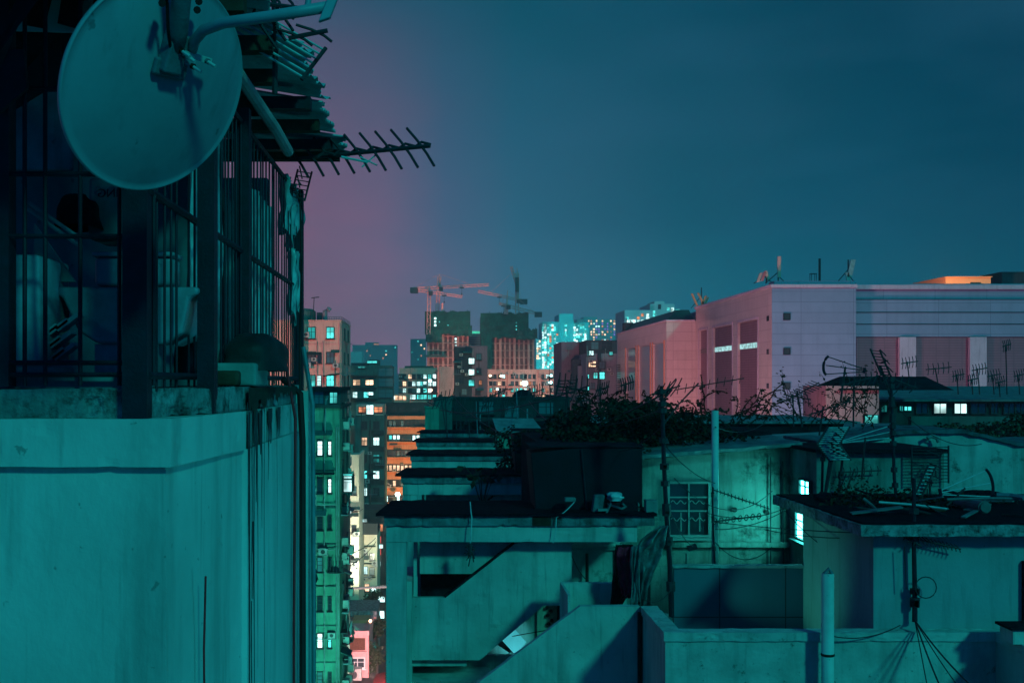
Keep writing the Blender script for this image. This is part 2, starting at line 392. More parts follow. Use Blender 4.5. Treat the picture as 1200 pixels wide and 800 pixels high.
single(bent([(XB+.02, 8.95, 12), (XB+.025, 8.95, CZ-2), (XB+.03, 9, CZ-.3), (XB-.04, 9, CZ+.1)], .012), 'hanging_cable', 'redcable', (XB, 8.95, 12), 'long dark red cable hanging next to the black drainpipe', 'cable')
single(bent([(XB+.1, 9.6, 12), (XB+.11, 9.6, CZ-2), (XB+.1, 9.6, CZ-.2), (XB+.02, 9.6, CZ+.3)], .02), 'drain_pipe', 'galv', (XB+.1, 9.6, 12), 'thin pale pipe behind the thick black drainpipe', 'pipe')
single(MB().box(XB-2, XB+.065, 9.55, 9.9, 0, CZ-.08), 'neighbour_wall', 'wall_stair', (XB, 9.55, 0), 'narrow strip of pale wall just beyond the black drainpipe', 'wall')

# cage -------------------------------------------------------------
XC = -1.47
cage = thing('window_cage', 'black steel security cage with close upright bars around the rooftop lean-to', 'cage', (XC, 5.6, zp))
def post(px0, px1, Y, z0, z1): part(MB().box(XX(px0, Y), XX(px1, Y), Y, Y+.1, z0, z1), 'post', 'black', cage)
post(143, 172, 5.5, zt+.002, CZ+2.05)
post(231, 251, 6.3, zt+.002, CZ+2.05)
post(-4, 10, 5.6, zp+.01, CZ+2.05)
part(MB().box(XC-.05, XC+.06, 8.1, 8.2, zp, CZ+2.0), 'post', 'black', cage)
part(MB().box(XC-.04, XC+.05, 11.3, 11.4, zp-.2, CZ+1.95), 'post', 'black', cage)
for z in (.03, .955, 1.9): part(MB().tube([(XC, 5.55, CZ+z), (XC, 11.35, CZ+z)], .022, 6), 'rail', 'black', cage)
for z in (.035, .095, .735, 1.05, 1.48): part(MB().tube([(-3, 5.62, CZ+z), (XC, 5.62, CZ+z)], .014, 6), 'rail', 'black', cage)
me = None
barme = bpy.data.meshes.new('bar'); bb = MB().tube([(0,0,-.02), (0,0,1.95)], .0075, 6); barme.from_pydata(bb.v, [], bb.f); barme.materials.append(M['black'])
n = 0
for i in range(38):
    y = 5.72+i*.148
    if abs(y-6.35) < .06 or abs(y-8.15) < .06: continue
    o = bpy.data.objects.new('bar', barme); COL.objects.link(o); o.parent = cage
    o.location = Vector((XC+R.uniform(-.006,.006), y, CZ-.03))-ROOT[cage.name]; o.rotation_euler.x = R.uniform(-.006,.006)
for px in (29, 53, 94, 140, 180):
    o = bpy.data.objects.new('bar', barme); COL.objects.link(o); o.parent = cage
    o.location = Vector((XX(px, 5.62), 5.62, CZ-.0))-ROOT[cage.name]; o.scale = (1.5, 1.5, 1.0)

# inside the cage ----------------------------------------------------
part(MB().box(-6, -2.95, 5.8, 9.4, zp+.001, zp+.006), 'floor', 'board', hs)
single(MB().box(-6, XC-.3, 8.9, 9.0, zp+.004, CZ+2.1), 'back_board', 'board', (-3, 8.9, zp), 'weathered grey boarding at the back of the caged lean-to', 'boarding')
def rbox(name, px0, px1, py0, py1, Y, d, m, label, cat, lean=0, bev=.02):
    a, b = W(px0, py1, Y), W(px1, py0, Y)
    mb = MB().prism([(a.x, a.z), (b.x, a.z), (b.x+lean, b.z), (a.x+lean, b.z)], Y, Y+d)
    o = single(mb, name, m, ((a.x+b.x)/2, Y+d/2, a.z), label, cat); beveled(o, bev, 3); return o
rbox('refrigerator', 8, 47, 298, 425, 5.95, .5, 'storedgoods', 'dull white cabinet standing upright at the frame edge inside the cage', 'cabinet', -.01)
bt = thing('bathtub', 'old white bathtub stored inside the steel cage', 'bathtub', W(150, 430, 6.3))
Yt = 6.25
a, b = W(62, 336, Yt), W(232, 336, Yt)
prof = [(a.x, a.z), (b.x, a.z), (b.x, a.z-.035), (b.x-.05, a.z-.06), (b.x-.09, a.z-.26), (b.x-.2, a.z-.32), (a.x+.25, a.z-.32), (a.x+.14, a.z-.25), (a.x+.05, a.z-.06), (a.x, a.z-.035)]
beveled(part(MB().prism(prof, Yt, Yt+.6), 'basin', 'storedgoods', bt), .02, 3)
part(MB().box(a.x+.22, b.x-.25, Yt+.05, Yt+.5, zp+.005, a.z-.32), 'plinth', 'storedgoods', bt)
tt = thing('toilet_cistern', 'white toilet cistern standing on the rim of the stored bathtub', 'cistern', W(150, 335, 6.4))
beveled(part(MB().box(XX(107, 6.4), XX(200, 6.4), 6.45, 6.65, ZZ(334, 6.4), ZZ(300, 6.4)), 'tank', 'storedgoods', tt), .025, 3)
beveled(part(MB().box(XX(105, 6.4), XX(202, 6.4), 6.43, 6.67, ZZ(300, 6.4)+.001, ZZ(294, 6.4)), 'lid', 'storedgoods', tt), .012, 3)
rbox('cardboard_box', 102, 140, 208, 280, 6.9, .4, 'board', 'grey carton with faint printing, high up behind the bars', 'box', .01)
bxo = bpy.data.objects['cardboard_box']
tc = bpy.data.curves.new('printing', 'FONT'); tc.body = 'ING'; tc.size = .075; tc.extrude = .001; tc.materials.append(M['black'])
to = bpy.data.objects.new('printing', tc); COL.objects.link(to)
dg = bpy.context.evaluated_depsgraph_get(); tm = bpy.data.meshes.new_from_object(to.evaluated_get(dg)); bpy.data.objects.remove(to)
to = bpy.data.objects.new('printing', tm); COL.objects.link(to); to.parent = bxo; to.location = W(139, 231, 6.893)-ROOT[bxo.name]; to.rotation_euler = (math.pi/2, 0, 0); to.scale = (-1, 1, 1)
rbox('wall_panel', 14, 84, 104, 200, 7.2, .06, 'storedgoods', 'pale board leaning behind the bars near the top of the cage', 'board', .02)
rbox('storage_crate', 10, 66, 430, 446, 5.95, .3, 'board', 'low grey crate on the cage floor under the white cabinet', 'crate')
# heap: sack, folded boards, tarp bundle
def blob(name, px0, px1, py0, py1, Y, d, m, label, cat, seed=0, amp=.12):
    a, b = W(px0, py1, Y), W(px1, py0, Y); cx, cz, cy = (a.x+b.x)/2, a.z, Y+d/2
    mb = MB(); nu, nv = 20, 9
    for j in range(nv+1):
        ph = j/nv*math.pi/2
        for i in range(nu):
            th = 2*math.pi*i/nu
            e = 1+amp*2*noise.noise(Vector((math.cos(th)*1.7+seed, math.sin(th)*1.7, ph*2.1)))
            c = math.copysign(abs(math.cos(th))**.7, math.cos(th)); s_ = math.copysign(abs(math.sin(th))**.7, math.sin(th))
            mb.v.append((cx+(b.x-a.x)/2*c*math.cos(ph)**.6*e, cy+d/2*s_*math.cos(ph)**.6*e, cz+(b.z-a.z)*math.sin(ph)*min(e, 1.02)))
    for j in range(nv):
        for i in range(nu): mb.f.append((j*nu+i, j*nu+(i+1)%nu, (j+1)*nu+(i+1)%nu, (j+1)*nu+i))
    return single(mb, name, m, (cx, cy, cz), label, cat, smooth=True)
blob('tarp_bundle', 250, 324, 388, 434, 7.3, .9, 'bag', 'dark tarpaulin bundle lying on the parapet outside the bars', 'bundle', 2)
rbox('storage_box', 250, 300, 425, 452, 7.25, .5, 'tinlit', 'small pale ribbed box under the dark tarpaulin bundle', 'box')
rbox('wood_offcut', 251, 279, 434, 452, 7.05, .12, 'wood', 'dark brown wooden offcut in front of the pale ribbed box', 'wood')
blob('rubbish_sack', 58, 102, 222, 262, 6.6, .4, 'blackcloth', 'black sack stuffed behind the bars above the white cabinet', 'sack', 5)
blob('rubbish_sack', 190, 232, 395, 440, 6.7, .4, 'bag', 'dark sack slumped beside the bathtub plinth', 'sack', 8)
single(MB().tube([W(30, 243, 6.1), W(96, 290, 6.1)], .012).tube([W(34, 238, 6.1), W(92, 278, 6.1)], .012), 'aluminium_strip', 'galv', W(60, 262, 6.1), 'pair of slanting metal strips behind the bars above the white cabinet', 'strip')
single(MB().prism([(W(40,262,6.3).x, W(40,262,6.3).z), (W(88,300,6.3).x, W(88,330,6.3).z), (W(40,330,6.3).x, W(40,330,6.3).z)], 6.3, 6.33), 'broken_panel', 'board', W(60, 330, 6.3), 'broken grey panel with a slanting edge above the bathtub', 'panel')
mb = MB()
for i in range(7):
    x = XX(62+i*5, 6.15); mb.obox(W(58+i*4, 390+(i%3)*16-i*2, 6.15), Vector((.8,0,.6)), Vector((0,1,0)), Vector((-.6,0,.8)), .07, .05, .012)
single(mb, 'paper_stack', 'storedgoods', W(70, 425, 6.15), 'loose white sheets and tiles piled between the cabinet and the bathtub', 'rubble')
# plastic sheets behind side bars
def sheet(name, Y0, Y1, z0, z1, x, m, label, cat, wav=.03, nu=26, nv=12, ragged=.1):
    mb = MB()
    for i in range(nu+1):
        u = i/nu
        for j in range(nv+1):
            v = j/nv
            zz0 = z0+ragged*noise.noise(Vector((u*6, 2, 0)))
            mb.v.append((x+wav*math.sin(u*38+v*2)+.05*noise.noise(Vector((u*5, v*3, 1))), Y0+(Y1-Y0)*u, zz0+(z1-zz0)*v))
    for i in range(nu):
        for j in range(nv): a = i*(nv+1)+j; mb.f.append((a, a+nv+1, a+nv+2, a+1))
    o = single(mb, name, m, (x, Y0, z0), label, cat, smooth=True)
    s = o.modifiers.new('thick', 'SOLIDIFY'); s.thickness = .006
    return o
sheet('plastic_sheet', 6.95, 7.9, CZ+.1, CZ+1.75, XC-.12, 'plastic', 'tall pleated plastic sheet hanging just behind the side bars', 'sheet', .02)
sheet('plastic_sheet', 8.5, 10.2, CZ+.15, CZ+1.6, XC-.1, 'plastic', 'second plastic sheet behind the bars at the far end of the cage', 'sheet', .02)
sheet('torn_tarp', 10.4, 11.6, CZ+1.45, CZ+1.95, XC-.02, 'plastic', 'torn pale tarp flapping at the top corner of the cage', 'tarp', .05, ragged=.5)
sheet('torn_tarp', 10.8, 11.4, CZ+.7, CZ+1.3, XC-.0, 'plastic', 'small torn tarp scrap snagged low on the cage corner', 'tarp', .03, ragged=.4)
single(bent([(XC+.06, 11.0, CZ+1.9), (XC+.09, 10.9, CZ+1.2), (XC+.05, 11.1, CZ+.5), (XC+.06, 11.0, CZ-.1)], .01), 'hanging_cable', 'darkpipe', (XC, 11, CZ), 'black cable sagging down the far corner post of the cage', 'cable')
single(MB().box(-6, XC-.25, 10.9, 11.0, zp, CZ+2.0), 'back_board', 'wall_stain', (-3, 10.9, zp), 'dim plastered wall closing the far end of the cage', 'wall')
part(MB().box(-6, XC+.02, 9.91, 11.45, 0, zp), 'wall', 'wall_stain', hs)

# lean-to roof ------------------------------------------------------
rf = thing('lean_to_roof', 'patched corrugated tin roof jutting over the steel cage', 'roof', (-1.1, 6.5, CZ+2.3))
def corr(x0, x1, y0, y1, z, zs, m, name='tin_sheet', ragged=0):
    mb = MB(); n = 90; t = .004
    for i in range(n+1):
        y = y0+(y1-y0)*i/n; dz = .014*math.sin(i*math.pi/2.0)
        e = ragged*noise.noise(Vector((y*6, z, 0)))
        mb.v += [(x0, y, z+zs+dz), (x1+e, y, z+dz), (x1+e, y, z+dz+t), (x0, y, z+zs+dz+t)]
    for i in range(n):
        a = i*4
        for k in range(4): mb.f.append((a+k, a+(k+1)%4, a+4+(k+1)%4, a+4+k))
    return part(mb, name, m, rf)
corr(-4, -1.13, 6.6, 8.0, CZ+2.46, .5, 'tinroof', ragged=.03)
corr(-4, -1.02, 8.0, 9.6, CZ+2.44, .5, 'tinroof', ragged=.1)
corr(-4, -1.06, 9.55, 10.7, CZ+2.40, .5, 'tinroof', ragged=.08)
corr(-4, -.97, 10.65, 11.6, CZ+2.34, .5, 'tinroof', ragged=.12)
for y, m, x1 in ((6.7,'wood',-1.2), (7.5,'wood',-1.15), (8.3,'wood',-1.25), (9.1,'black',-1.08), (9.9,'wood',-1.1), (10.7,'black',-1.06), (11.2,'wood',-1.04)):
    part(MB().box(-4, x1, y, y+.12, CZ+2.24, CZ+2.34), 'joist', m, rf)
part(MB().box(-6, -1.0, 3.5, 5.45, CZ+2.12, CZ+2.17), 'front_sheet', 'tin', rf)  # added sheet out of view, keeps the cage in shade
part(MB().box(-4, -1.4, 5.3, 5.5, CZ+1.95, CZ+2.1), 'beam', 'black', rf)
part(MB().box(-4, XX(190, 5.6), 5.5, 8.8, CZ+2.1, CZ+2.16), 'ceiling_board', 'tar2', rf)
part(MB().quad(W(-10, 105, 5.56), W(0, 60, 5.5), W(90, -60, 5.5), W(60, -60, 5.5), .05), 'brace', 'black', rf)
part(MB().quad(W(0, 135, 5.58), W(34, 105, 5.58), W(30, 60, 5.58), W(0, 60, 5.58), .03), 'gusset', 'black', rf)
st = MB()
for i in range(4): st.quad(W(30+i*38, 30-i*2, 5.9), W(52+i*38, 34, 5.9), W(66+i*38, -20, 5.9), W(38+i*38, -20, 5.9), .01)
aw = thing('striped_awning', 'red and white striped awning cloth rolled under the tin roof', 'awning', W(60, 35, 5.95))
part(MB().quad(W(-12, 36, 6.0), W(118, 40, 6.0), W(118, -30, 6.0), W(-12, -30, 6.0), .01), 'cloth', 'whitegoods', aw); part(st, 'stripe', 'stripe', aw)
part(MB().quad(W(-12, 128, 6.3), W(20, 128, 6.3), W(72, 96, 6.3), W(72, 38, 6.3), .01), 'shade_cloth', 'bag', aw)
single(MB().tube([W(278, 85, 7.6), W(300, 118, 8.2), W(322, 150, 8.8), W(338, 178, 9.4)], .045, 10), 'plastic_pipe', 'pinkwall', W(300, 118, 8.2), 'fat pinkish pipe slanting under the tin roof behind the satellite dish', 'pipe')

# satellite dish --------------------------------------------------------
dn = Vector((.732, -.524, -.435)).normalized()
dc = W(184, 102, 4.3)
sd = thing('satellite_dish', 'large satellite dish seen from its convex back in front of the cage', 'satellite dish', dc)
RD = .411
prof = [(.001, .075)]+[(RD*t, .075*(1-t*t)) for t in [i/16 for i in range(1, 16)]]+[(RD, .002), (RD+.004, .006), (RD+.009, -.002), (RD+.009, -.014), (RD+.003, -.016)]+[(RD*t, .075*(1-t*t)-.012) for t in [i/16 for i in range(15, 0, -1)]]
part(MB().lathe(prof, dc, 96, dn), 'reflector', 'dish', sd, True)
def on_dish(px, py, off=.075):
    d = (W(px, py, 1.0)-Vector((0,0,CZ))); o = Vector((0,0,CZ)); p0 = dc+dn*off
    return o+d*((p0-o).dot(dn)/d.dot(dn))
ax = dn
def vert(px, py, off): return on_dish(px, py, off)
bl, br_ = on_dish(180, 76, .085), on_dish(217, 85, .085); tl = (br_-bl).normalized(); tu = dn.cross(tl); tu = tu if tu.z > 0 else -tu
bc = bl.lerp(br_, .5)
beveled(part(MB().obox(bc, tl, tu, ax, (br_-bl).length/2, .032, .012), 'bracket', 'galv', sd), .008)
b2 = on_dish(203, 62, .10)
beveled(part(MB().obox(b2, tl, tu, ax, .042, .075, .03), 'bracket_web', 'galv', sd), .008)
b3 = on_dish(209, 38, .12); b4 = on_dish(214, -20, .15)
part(MB().tube([b2+tu*.02, b3, b4, b4+(b4-b3)], .036, 14), 'mast_clamp', 'galv', sd, True)
for q in ((190, 4), (233, 2), (231, 12)): part(MB().tube([on_dish(*q, .10), on_dish(*q, .17)], .014, 8), 'clamp_bolt', 'darkpipe', sd)
a0 = on_dish(224, 62, .11)
part(MB().tube([a0, on_dish(228, 48, .15), on_dish(238, 36, .18), W(262, 27, 4.0), W(320, 19, 3.95), W(386, 8, 3.9)], .0205, 14), 'feed_arm', 'dish', sd, True)
beveled(part(MB().obox(W(388, 4, 3.88), Vector((.92,.1,.35)).normalized(), Vector((0,1,0)), Vector((.36,0,.93)).normalized(), .022, .012, .065).tube([W(360, 10, 3.92), W(366, -30, 3.92)], .012, 8), 'end_plate', 'dish', sd), .004)
for q in ((219, 66), (243, 72), (226, 78), (213, 60)):
    p = on_dish(*q, .14)
    part(MB().tube([p, p+dn*.03+Vector((.012,0,-.012))], .0065, 8), 'bolt', 'rod', sd)
    part(MB().tube([p-dn*.006, p+dn*.006], .012, 6), 'nut', 'rust' if q[0] in (226, 213) else 'galv', sd)
c0, c1_ = on_dish(214, 62, .13), on_dish(247, 72, .13)
part(MB().obox(c0.lerp(c1_, .5), (c1_-c0).normalized(), tu, ax, (c1_-c0).length/2, .011, .006), 'clamp_plate', 'pvc', sd)
part(MB().tube([on_dish(200, 58, .12), on_dish(197, 35, .14), on_dish(196, 5, .14), on_dish(192, -20, .16)], .006, 6), 'cable', 'darkpipe', sd)
single(MB().tube([W(214, -60, 4.12), W(214, -60, 4.12)+Vector((0,0,.5))], .05, 12).tube([W(214, -75, 4.12)+Vector((0,0,.1)), (W(214,-75,4.12).x, 5.5, CZ+2.0)], .03, 8), 'dish_mast', 'galv', W(214, -60, 4.12), 'short steel mast above the large satellite dish', 'mast')

# ================================================================== ANTENNAS
def yagi(label, a, b, n, el, r=.006, mat_='roddark', edir=None, bend=.0, group='television aerials on the rooftops', mast=None, taper=0, vee=True, mr=.014, mm='roddark', loop=False):
    """boom from a to b, n crossing elements of length el along edir"""
    a, b = Vector(a), Vector(b); t = (b-a).normalized()
    if a.y < 40: r = r*1.45; mr = mr*1.3
    root = thing('television_aerial', label, 'aerial', mast if mast is not None else a, group)
    part(MB().tube([a, b], r*1.5, 6), 'boom', mat_, root)
    e = (edir or Vector((0,0,1))).normalized()
    for i in range(n):
        f = (i+.5)/n; c = a.lerp(b, f); L = el*(1-taper*f)/2
        mb = MB()
        if vee: mb.tube([c+e*L-t*bend*L, c+e*L*.35, c, c-e*L*.35, c-e*L-t*bend*L], r, 5)
        elif loop: mb.tube([c+e*L*math.cos(k*math.pi/5)+t*L*.6*math.sin(k*math.pi/5) for k in range(11)], r, 4)
        else: mb.tube([c+e*L, c-e*L], r, 5)
        part(mb, 'element', mat_, root)
    if mast is not None:
        top = a.lerp(b, .35); m0 = Vector(mast)
        part(MB().tube([m0, Vector((m0.x+(top.x-m0.x)*.4, m0.y, (m0.z+top.z)/2)), top+Vector((0, 0, .06))], mr, 6), 'mast', mm, root)
    return root
def grid_aerial(label, c, ux, uz, w, h, n, mat_='rod', mast=None, r=.006, group='television aerials on the rooftops', frame='roddark'):
    c = Vector(c); ux = ux.normalized(); uz = uz.normalized()
    if c.y < 40: r = r*1.35
    root = thing('grid_aerial', label, 'aerial', mast if mast is not None else c, group)
    for s in (-1, 1): part(MB().tube([c+ux*w/2*s-uz*h/2, c+ux*w/2*s+uz*h/2], r*1.9, 6), 'frame', frame, root)
    mb = MB()
    for i in range(n): z = (i+.5)/n-.5; mb.tube([c-ux*w/2+uz*h*z, c+ux*w/2+uz*h*z], r, 5)
    part(mb, 'grid', mat_, root)
    fw = ux.cross(uz)
    fw = fw if fw.y < 0 else -fw
    mb = MB().tube([c, c+fw*.25], r*1.5, 5)
    for i in range(3): mb.tube([c+fw*.2+uz*h*(i-1)*.3-ux*w*.2+uz*.06, c+fw*.2+uz*h*(i-1)*.3+ux*w*.2-uz*.06], r*1.3, 5)
    part(mb, 'dipole', frame, root)
    if mast is not None: part(MB().tube([Vector(mast), c+Vector((0,.03,-h*.1))], r*2.6, 6), 'mast', 'roddark', root)
    return root
def fan_aerial(label, a, b, spread, mat_='rod', r=.007, mast=None):
    """three rods spreading from a small head at a to a curved reflector at b"""
    a, b = Vector(a), Vector(b); t = (b-a).normalized(); up = Vector((0,0,1)); up = (up-t*up.dot(t)).normalized()
    r = r*1.4
    root = thing('fan_aerial', label, 'aerial', mast if mast is not None else a, 'television aerials on the rooftops')
    for s in (-1, 0, 1): part(MB().tube([a+up*s*spread*.15, b+up*s*spread], r, 5), 'rod', mat_, root)
    part(MB().tube([b+up*spread*1.15*math.sin(x)+t*.12*(math.cos(x)-.6) for x in [(-1+2*i/8)*1.15 for i in range(9)]], r*2.6, 6), 'reflector', 'black', root)
    part(MB().tube([a-up*spread*.3, a+up*spread*.3], r*3, 6), 'head', 'black', root)
    if mast is not None: part(MB().tube([Vector(mast), a.lerp(b, .5)], r*2, 6), 'mast', 'roddark', root)
    return root
ve = Vector((-.25, .0, 1)); Yh = 10.5
yg = yagi('yagi aerial with seven crossed rods jutting level from the cage top against the purple sky', W(340, 187, 10.8), W(504, 171, 10.3), 9, .50, .0095, 'roddark', Vector((-.52, .35, .78)), .06, mm='black')
mb = MB(); 
for i in range(7): mb.tube([W(372+i*19, 184-i*1.9, 10.6), W(380+i*19, 178-i*1.9, 10.6), W(391+i*19, 181-i*1.9, 10.6)], .014, 5)
part(mb, 'insulator', 'roddark', yg)
part(MB().tube([W(400, 184, 10.5), W(430, 190, 10.5)], .012, 6).tube([W(424, 196, 10.5), W(440, 182, 10.5)], .008, 5).tube([W(422, 184, 10.5), W(442, 194, 10.5)], .008, 5), 'stub', 'rod', yg)
grid_aerial('ladder like wire aerial drooping below the level yagi at the cage top', W(353, 217, 10.9), Vector((.9,0,-.15)), Vector((.25,0,1)), .14, .3, 7, 'roddark', r=.004)
g1 = grid_aerial('wide slanted grid aerial with pale rods above the tin roof edge', W(322, 48, 7.6), Vector((.85,0,-.5)), Vector((.55,.3,.85)), .62, .3, 7, 'rod', r=.006, mast=W(322, 110, 7.7))
yagi('small x shaped aerial at the top of the frame beside the slanted grid aerial', W(338, 45, 7.4), W(384, 36, 7.4), 2, .26, .007, 'roddark', Vector((.9,.3,-.35)), .2)
yagi('cluster of dark stubby aerial rods above the dish arm at the frame top', W(290, 2, 7.4), W(352, 10, 7.4), 4, .22, .007, 'roddark', Vector((-.3,.4,.86)), .3)
single(MB().tube([W(321, -20, 7.8), W(322, 60, 7.8)], .02), 'aerial_pole', 'black', W(321, 60, 7.8), 'upright black pole at the frame top behind the dish arm', 'pole')

# ================================================================== ROW OF STAIR HEADS
ZR = CZ-2.58
def stair_head(Y, detail, label):
    s = thing('stairhouse', label, 'stairhouse', (1.4, Y, CZ-5.7), 'stair houses repeated along the row of roofs')
    X0, X1 = -1.3, (4.2 if detail else 3.0)
    # roof: hipped tar sheet
    mb = MB()
    n = 26
    for i in range(n+1):
        x = X0+(X1-X0)*i/n; j = .018*noise.noise(Vector((x*3, Y, 0)))
        mb.v += [(x, Y-.02, ZR+j), (min(max(x, X0+.22), X1-.1), Y+2.3, ZR+.02+j), (x, Y-.02, ZR-.05), (min(max(x, X0+.22), X1-.1), Y+2.3, ZR-.05)]
    for i in range(n):
        a = i*4; mb.f += [(a, a+4, a+5, a+1), (a+2, a+3, a+7, a+6), (a, a+2, a+6, a+4), (a+1, a+5, a+7, a+3)]
    mb.f += [(0, 1, 3, 2), (n*4, n*4+2, n*4+3, n*4+1)]
    part(mb, 'roof', 'tar', s)
    part(MB().box(X0+.16, X1-.03, Y+.06, Y+2.2, ZR-.25, ZR-.052), 'fascia', 'fascia', s)
    part(MB().box(X0+.2, X1-.36, Y+.12, Y+.36, ZR-.57, ZR-.252), 'beam', 'wall_stair', s)
    part(MB().box(X0+.2, X0+.6, Y+.14, Y+.5, CZ-12, ZR-.572), 'column', 'wall_stair', s)
    part(MB().box(X0+.72, X0+.80, Y+.9, Y+1.0, CZ-5.7, ZR-.252), 'column', 'wall_stair', s)
    part(MB().box(X0+.21, X0+.7, Y+.4, Y+2.2, CZ-12, ZR-1.4), 'side_wall', 'wall_stair', s)
    # back wall over an opening, backed by a panel coloured dark for shade
    part(MB().box(X0+.85, 2.44, Y+.78, Y+.86, ZR-1.31, ZR-.252), 'back_wall', 'wall_stair', s)
    part(MB().box(X0+.85, 2.44, Y+1.7, Y+1.8, CZ-7.5, CZ-5.76), 'lower_wall', 'wall_stair', s)
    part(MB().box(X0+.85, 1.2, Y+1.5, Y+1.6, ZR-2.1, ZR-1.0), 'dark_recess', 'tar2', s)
    # rising flight parapet
    Yf = Y+.55; P = lambda x, y: (XX(x, 22.25), ZZ(y, 22.25))
    pts = [P(476, 700), P(522, 700), P(603, 637), P(662, 620), P(662, 709), P(637, 709), P(562, 773), P(476, 773)]
    part(MB().prism(pts, Yf, Yf+.15), 'stair_parapet', 'wall_stair', s)
    mb = MB()
    dx, dz = P(603, 637)[0]-P(522, 700)[0], P(603, 637)[1]-P(522, 700)[1]
    a = P(522, 700); mb.quad((a[0], Yf-.01, a[1]+.001), (a[0]+dx, Yf-.01, a[1]+dz+.001), (a[0]+dx, Yf+.17, a[1]+dz+.001), (a[0], Yf+.17, a[1]+.001), .03)
    part(mb, 'handrail', 'tar2', s)
    part(MB().box(X0+.6, 0.5, Y+.75, Y+2.2, CZ-5.75, CZ-5.64), 'landing', 'wall_stair', s)
    part(MB().box(2.45, 2.6, Y+.55, Y+2.2, CZ-4.45, ZR-.252), 'inner_wall', 'wall_stair', s)
    part(MB().box(2.62, X1-.4, Y+2.0, Y+2.1, CZ-5.7, ZR-.252), 'back_wall', 'wall_stair', s)
    if detail: part(MB().box(XX(624,Y), XX(646,Y), Y+.052, Y+.0595, ZR-.25, ZR-.06), 'rust_stain', 'rust', s)
    return s
labels = ['nearest stair house with open front, broad tarred roof edge and rising parapet',
          'second stair house in the row, just behind the black tanks', 'third stair house along the row of stepped roofs',
          'fourth stair house along the row, its green lit beam a thin band', 'fifth stair house, smallest and farthest in the row']
for i, Y in enumerate((21.7, 30.8, 39.6, 48.5, 57.0)):
    s = stair_head(Y, i == 0, labels[i])
row = thing('roof_block', 'long apartment block below the row of stair houses', 'building', (10, 19.5, 0))
for i, Y in enumerate((21.7, 30.8, 39.6, 48.5, 57.0)):
    part(MB().box(2.75 if 1 else 0, 9, Y+2.3, Y+9.0 if i < 4 else 66, 0, CZ-5.8), 'wall', 'wall_stain', row)
    part(MB().box(-1.08, 2.3, Y+4.4, Y+8.9, 0, CZ-6.3-i*.2), 'wall', 'wall_stair', row)
part(MB().box(-1.08, 1.0, 22, 23.9, 0, CZ-6.0), 'wall', 'wall_stair', row)
# pipes and panel inside the first head
dr = thing('door_panel', 'pale panelled door inside the nearest stair house', 'door', W(690, 683, 23.6))
part(MB().box(XX(666,23.6), XX(720,23.6), 23.62, 23.68, ZZ(690,23.6), ZZ(640,23.6)), 'leaf', 'wall_stain', dr)
part(MB().box(XX(664,23.6), XX(667,23.6), 23.55, 23.62, ZZ(690,23.6), ZZ(640,23.6)).box(XX(720,23.6), XX(723,23.6), 23.55, 23.62, ZZ(690,23.6), ZZ(640,23.6)).box(XX(667,23.6), XX(720,23.6), 23.55, 23.62, ZZ(644,23.6), ZZ(641,23.6)), 'frame', 'frame_pale', dr)
single(MB().tube([W(688, 682, 23.4), W(688, 648, 23.4)], .035, 8), 'vent_pipe', 'darkpipe', W(688, 682, 23.4), 'short black upright pipe before the pale panelled door', 'pipe')
single(MB().tube(sag(W(668, 645, 23.3), W(690, 680, 23.3), .12)), 'door_cable', 'darkpipe', W(668, 645, 23.3), 'thin black wire drooping across the pale panelled door', 'cable') if False else single(MB().tube(sag(W(668, 645, 23.3), W(690, 680, 23.3), .12), .01, 5), 'door_cable', 'darkpipe', W(668, 645, 23.3), 'thin black wire drooping across the pale panelled door', 'cable')
# landing trough at (657-720, 683-712)
lt = thing('stair_landing', 'small landing with open box parapet beside the hanging clothes', 'landing', W(690, 712, 21))
part(MB().prism([(XX(657, 21.2), ZZ(683, 21.2)), (XX(660, 21.2), ZZ(683, 21.2)), (XX(660,21.2), ZZ(725, 21.2)), (XX(657,21.2), ZZ(728,21.2))], 20.0, 21.2), 'side_parapet', 'wall_stair', lt)
part(MB().box(XX(657, 21.2), XX(735, 21.2), 21.2, 21.35, ZZ(740, 21.2), ZZ(683, 21.2)), 'back_parapet', 'wall_stair', lt)
# front flight
ff = thing('stair_flight', 'front stair flight with sloping parapet descending towards the street', 'stairs', W(700, 800, 19.8))
Q = lambda x, y: (XX(x, 19.8), ZZ(y, 19.8))
beveled(part(MB().prism([Q(540, 815), Q(680, 710), Q(750, 710), Q(750, 1000), Q(540, 1000)], 19.8, 19.95), 'parapet', 'wall_stair', ff), .012)
part(MB().prism([Q(540, 868), Q(680, 763), Q(735, 763), Q(735, 1000), Q(540, 1000)], 19.97, 21.1), 'steps', 'fascia', ff)
lwl = thing('light_well', 'added panels standing in for the bright street glimpsed through the stair opening', 'light well', W(620, 770, 24.3))  # panels put in place of the street so the gap reads bright
part(MB().box(XX(560,24.4), XX(629,24.4), 24.4, 24.5, ZZ(800,24.4), ZZ(690,24.4)), 'wall', 'wall_stain', lwl)
part(MB().box(XX(629.5,24.3), XX(653,24.3), 24.3, 24.5, ZZ(790,24.3), ZZ(690,24.3)), 'cream_panel', 'cream', lwl)
part(MB().box(XX(653.5,24.2), XX(668,24.2), 24.2, 24.5, ZZ(790,24.2), ZZ(690,24.2)), 'dark_panel', 'tar2', lwl)
for q in ((641,712),(646,716),(642,721),(647,727),(643,731)): part(MB().lathe([(.035,0),(.045,.03),(.02,.05)], W(*q,24.2), 8, Vector((0,1,0))), 'flower_pot', 'tar2', lwl)
part(MB().quad(W(586,748,24.0), W(604,768,24.0), W(616,752,24.2), W(600,734,24.2), .03), 'tilted_sheet', 'whitegoods', lwl)
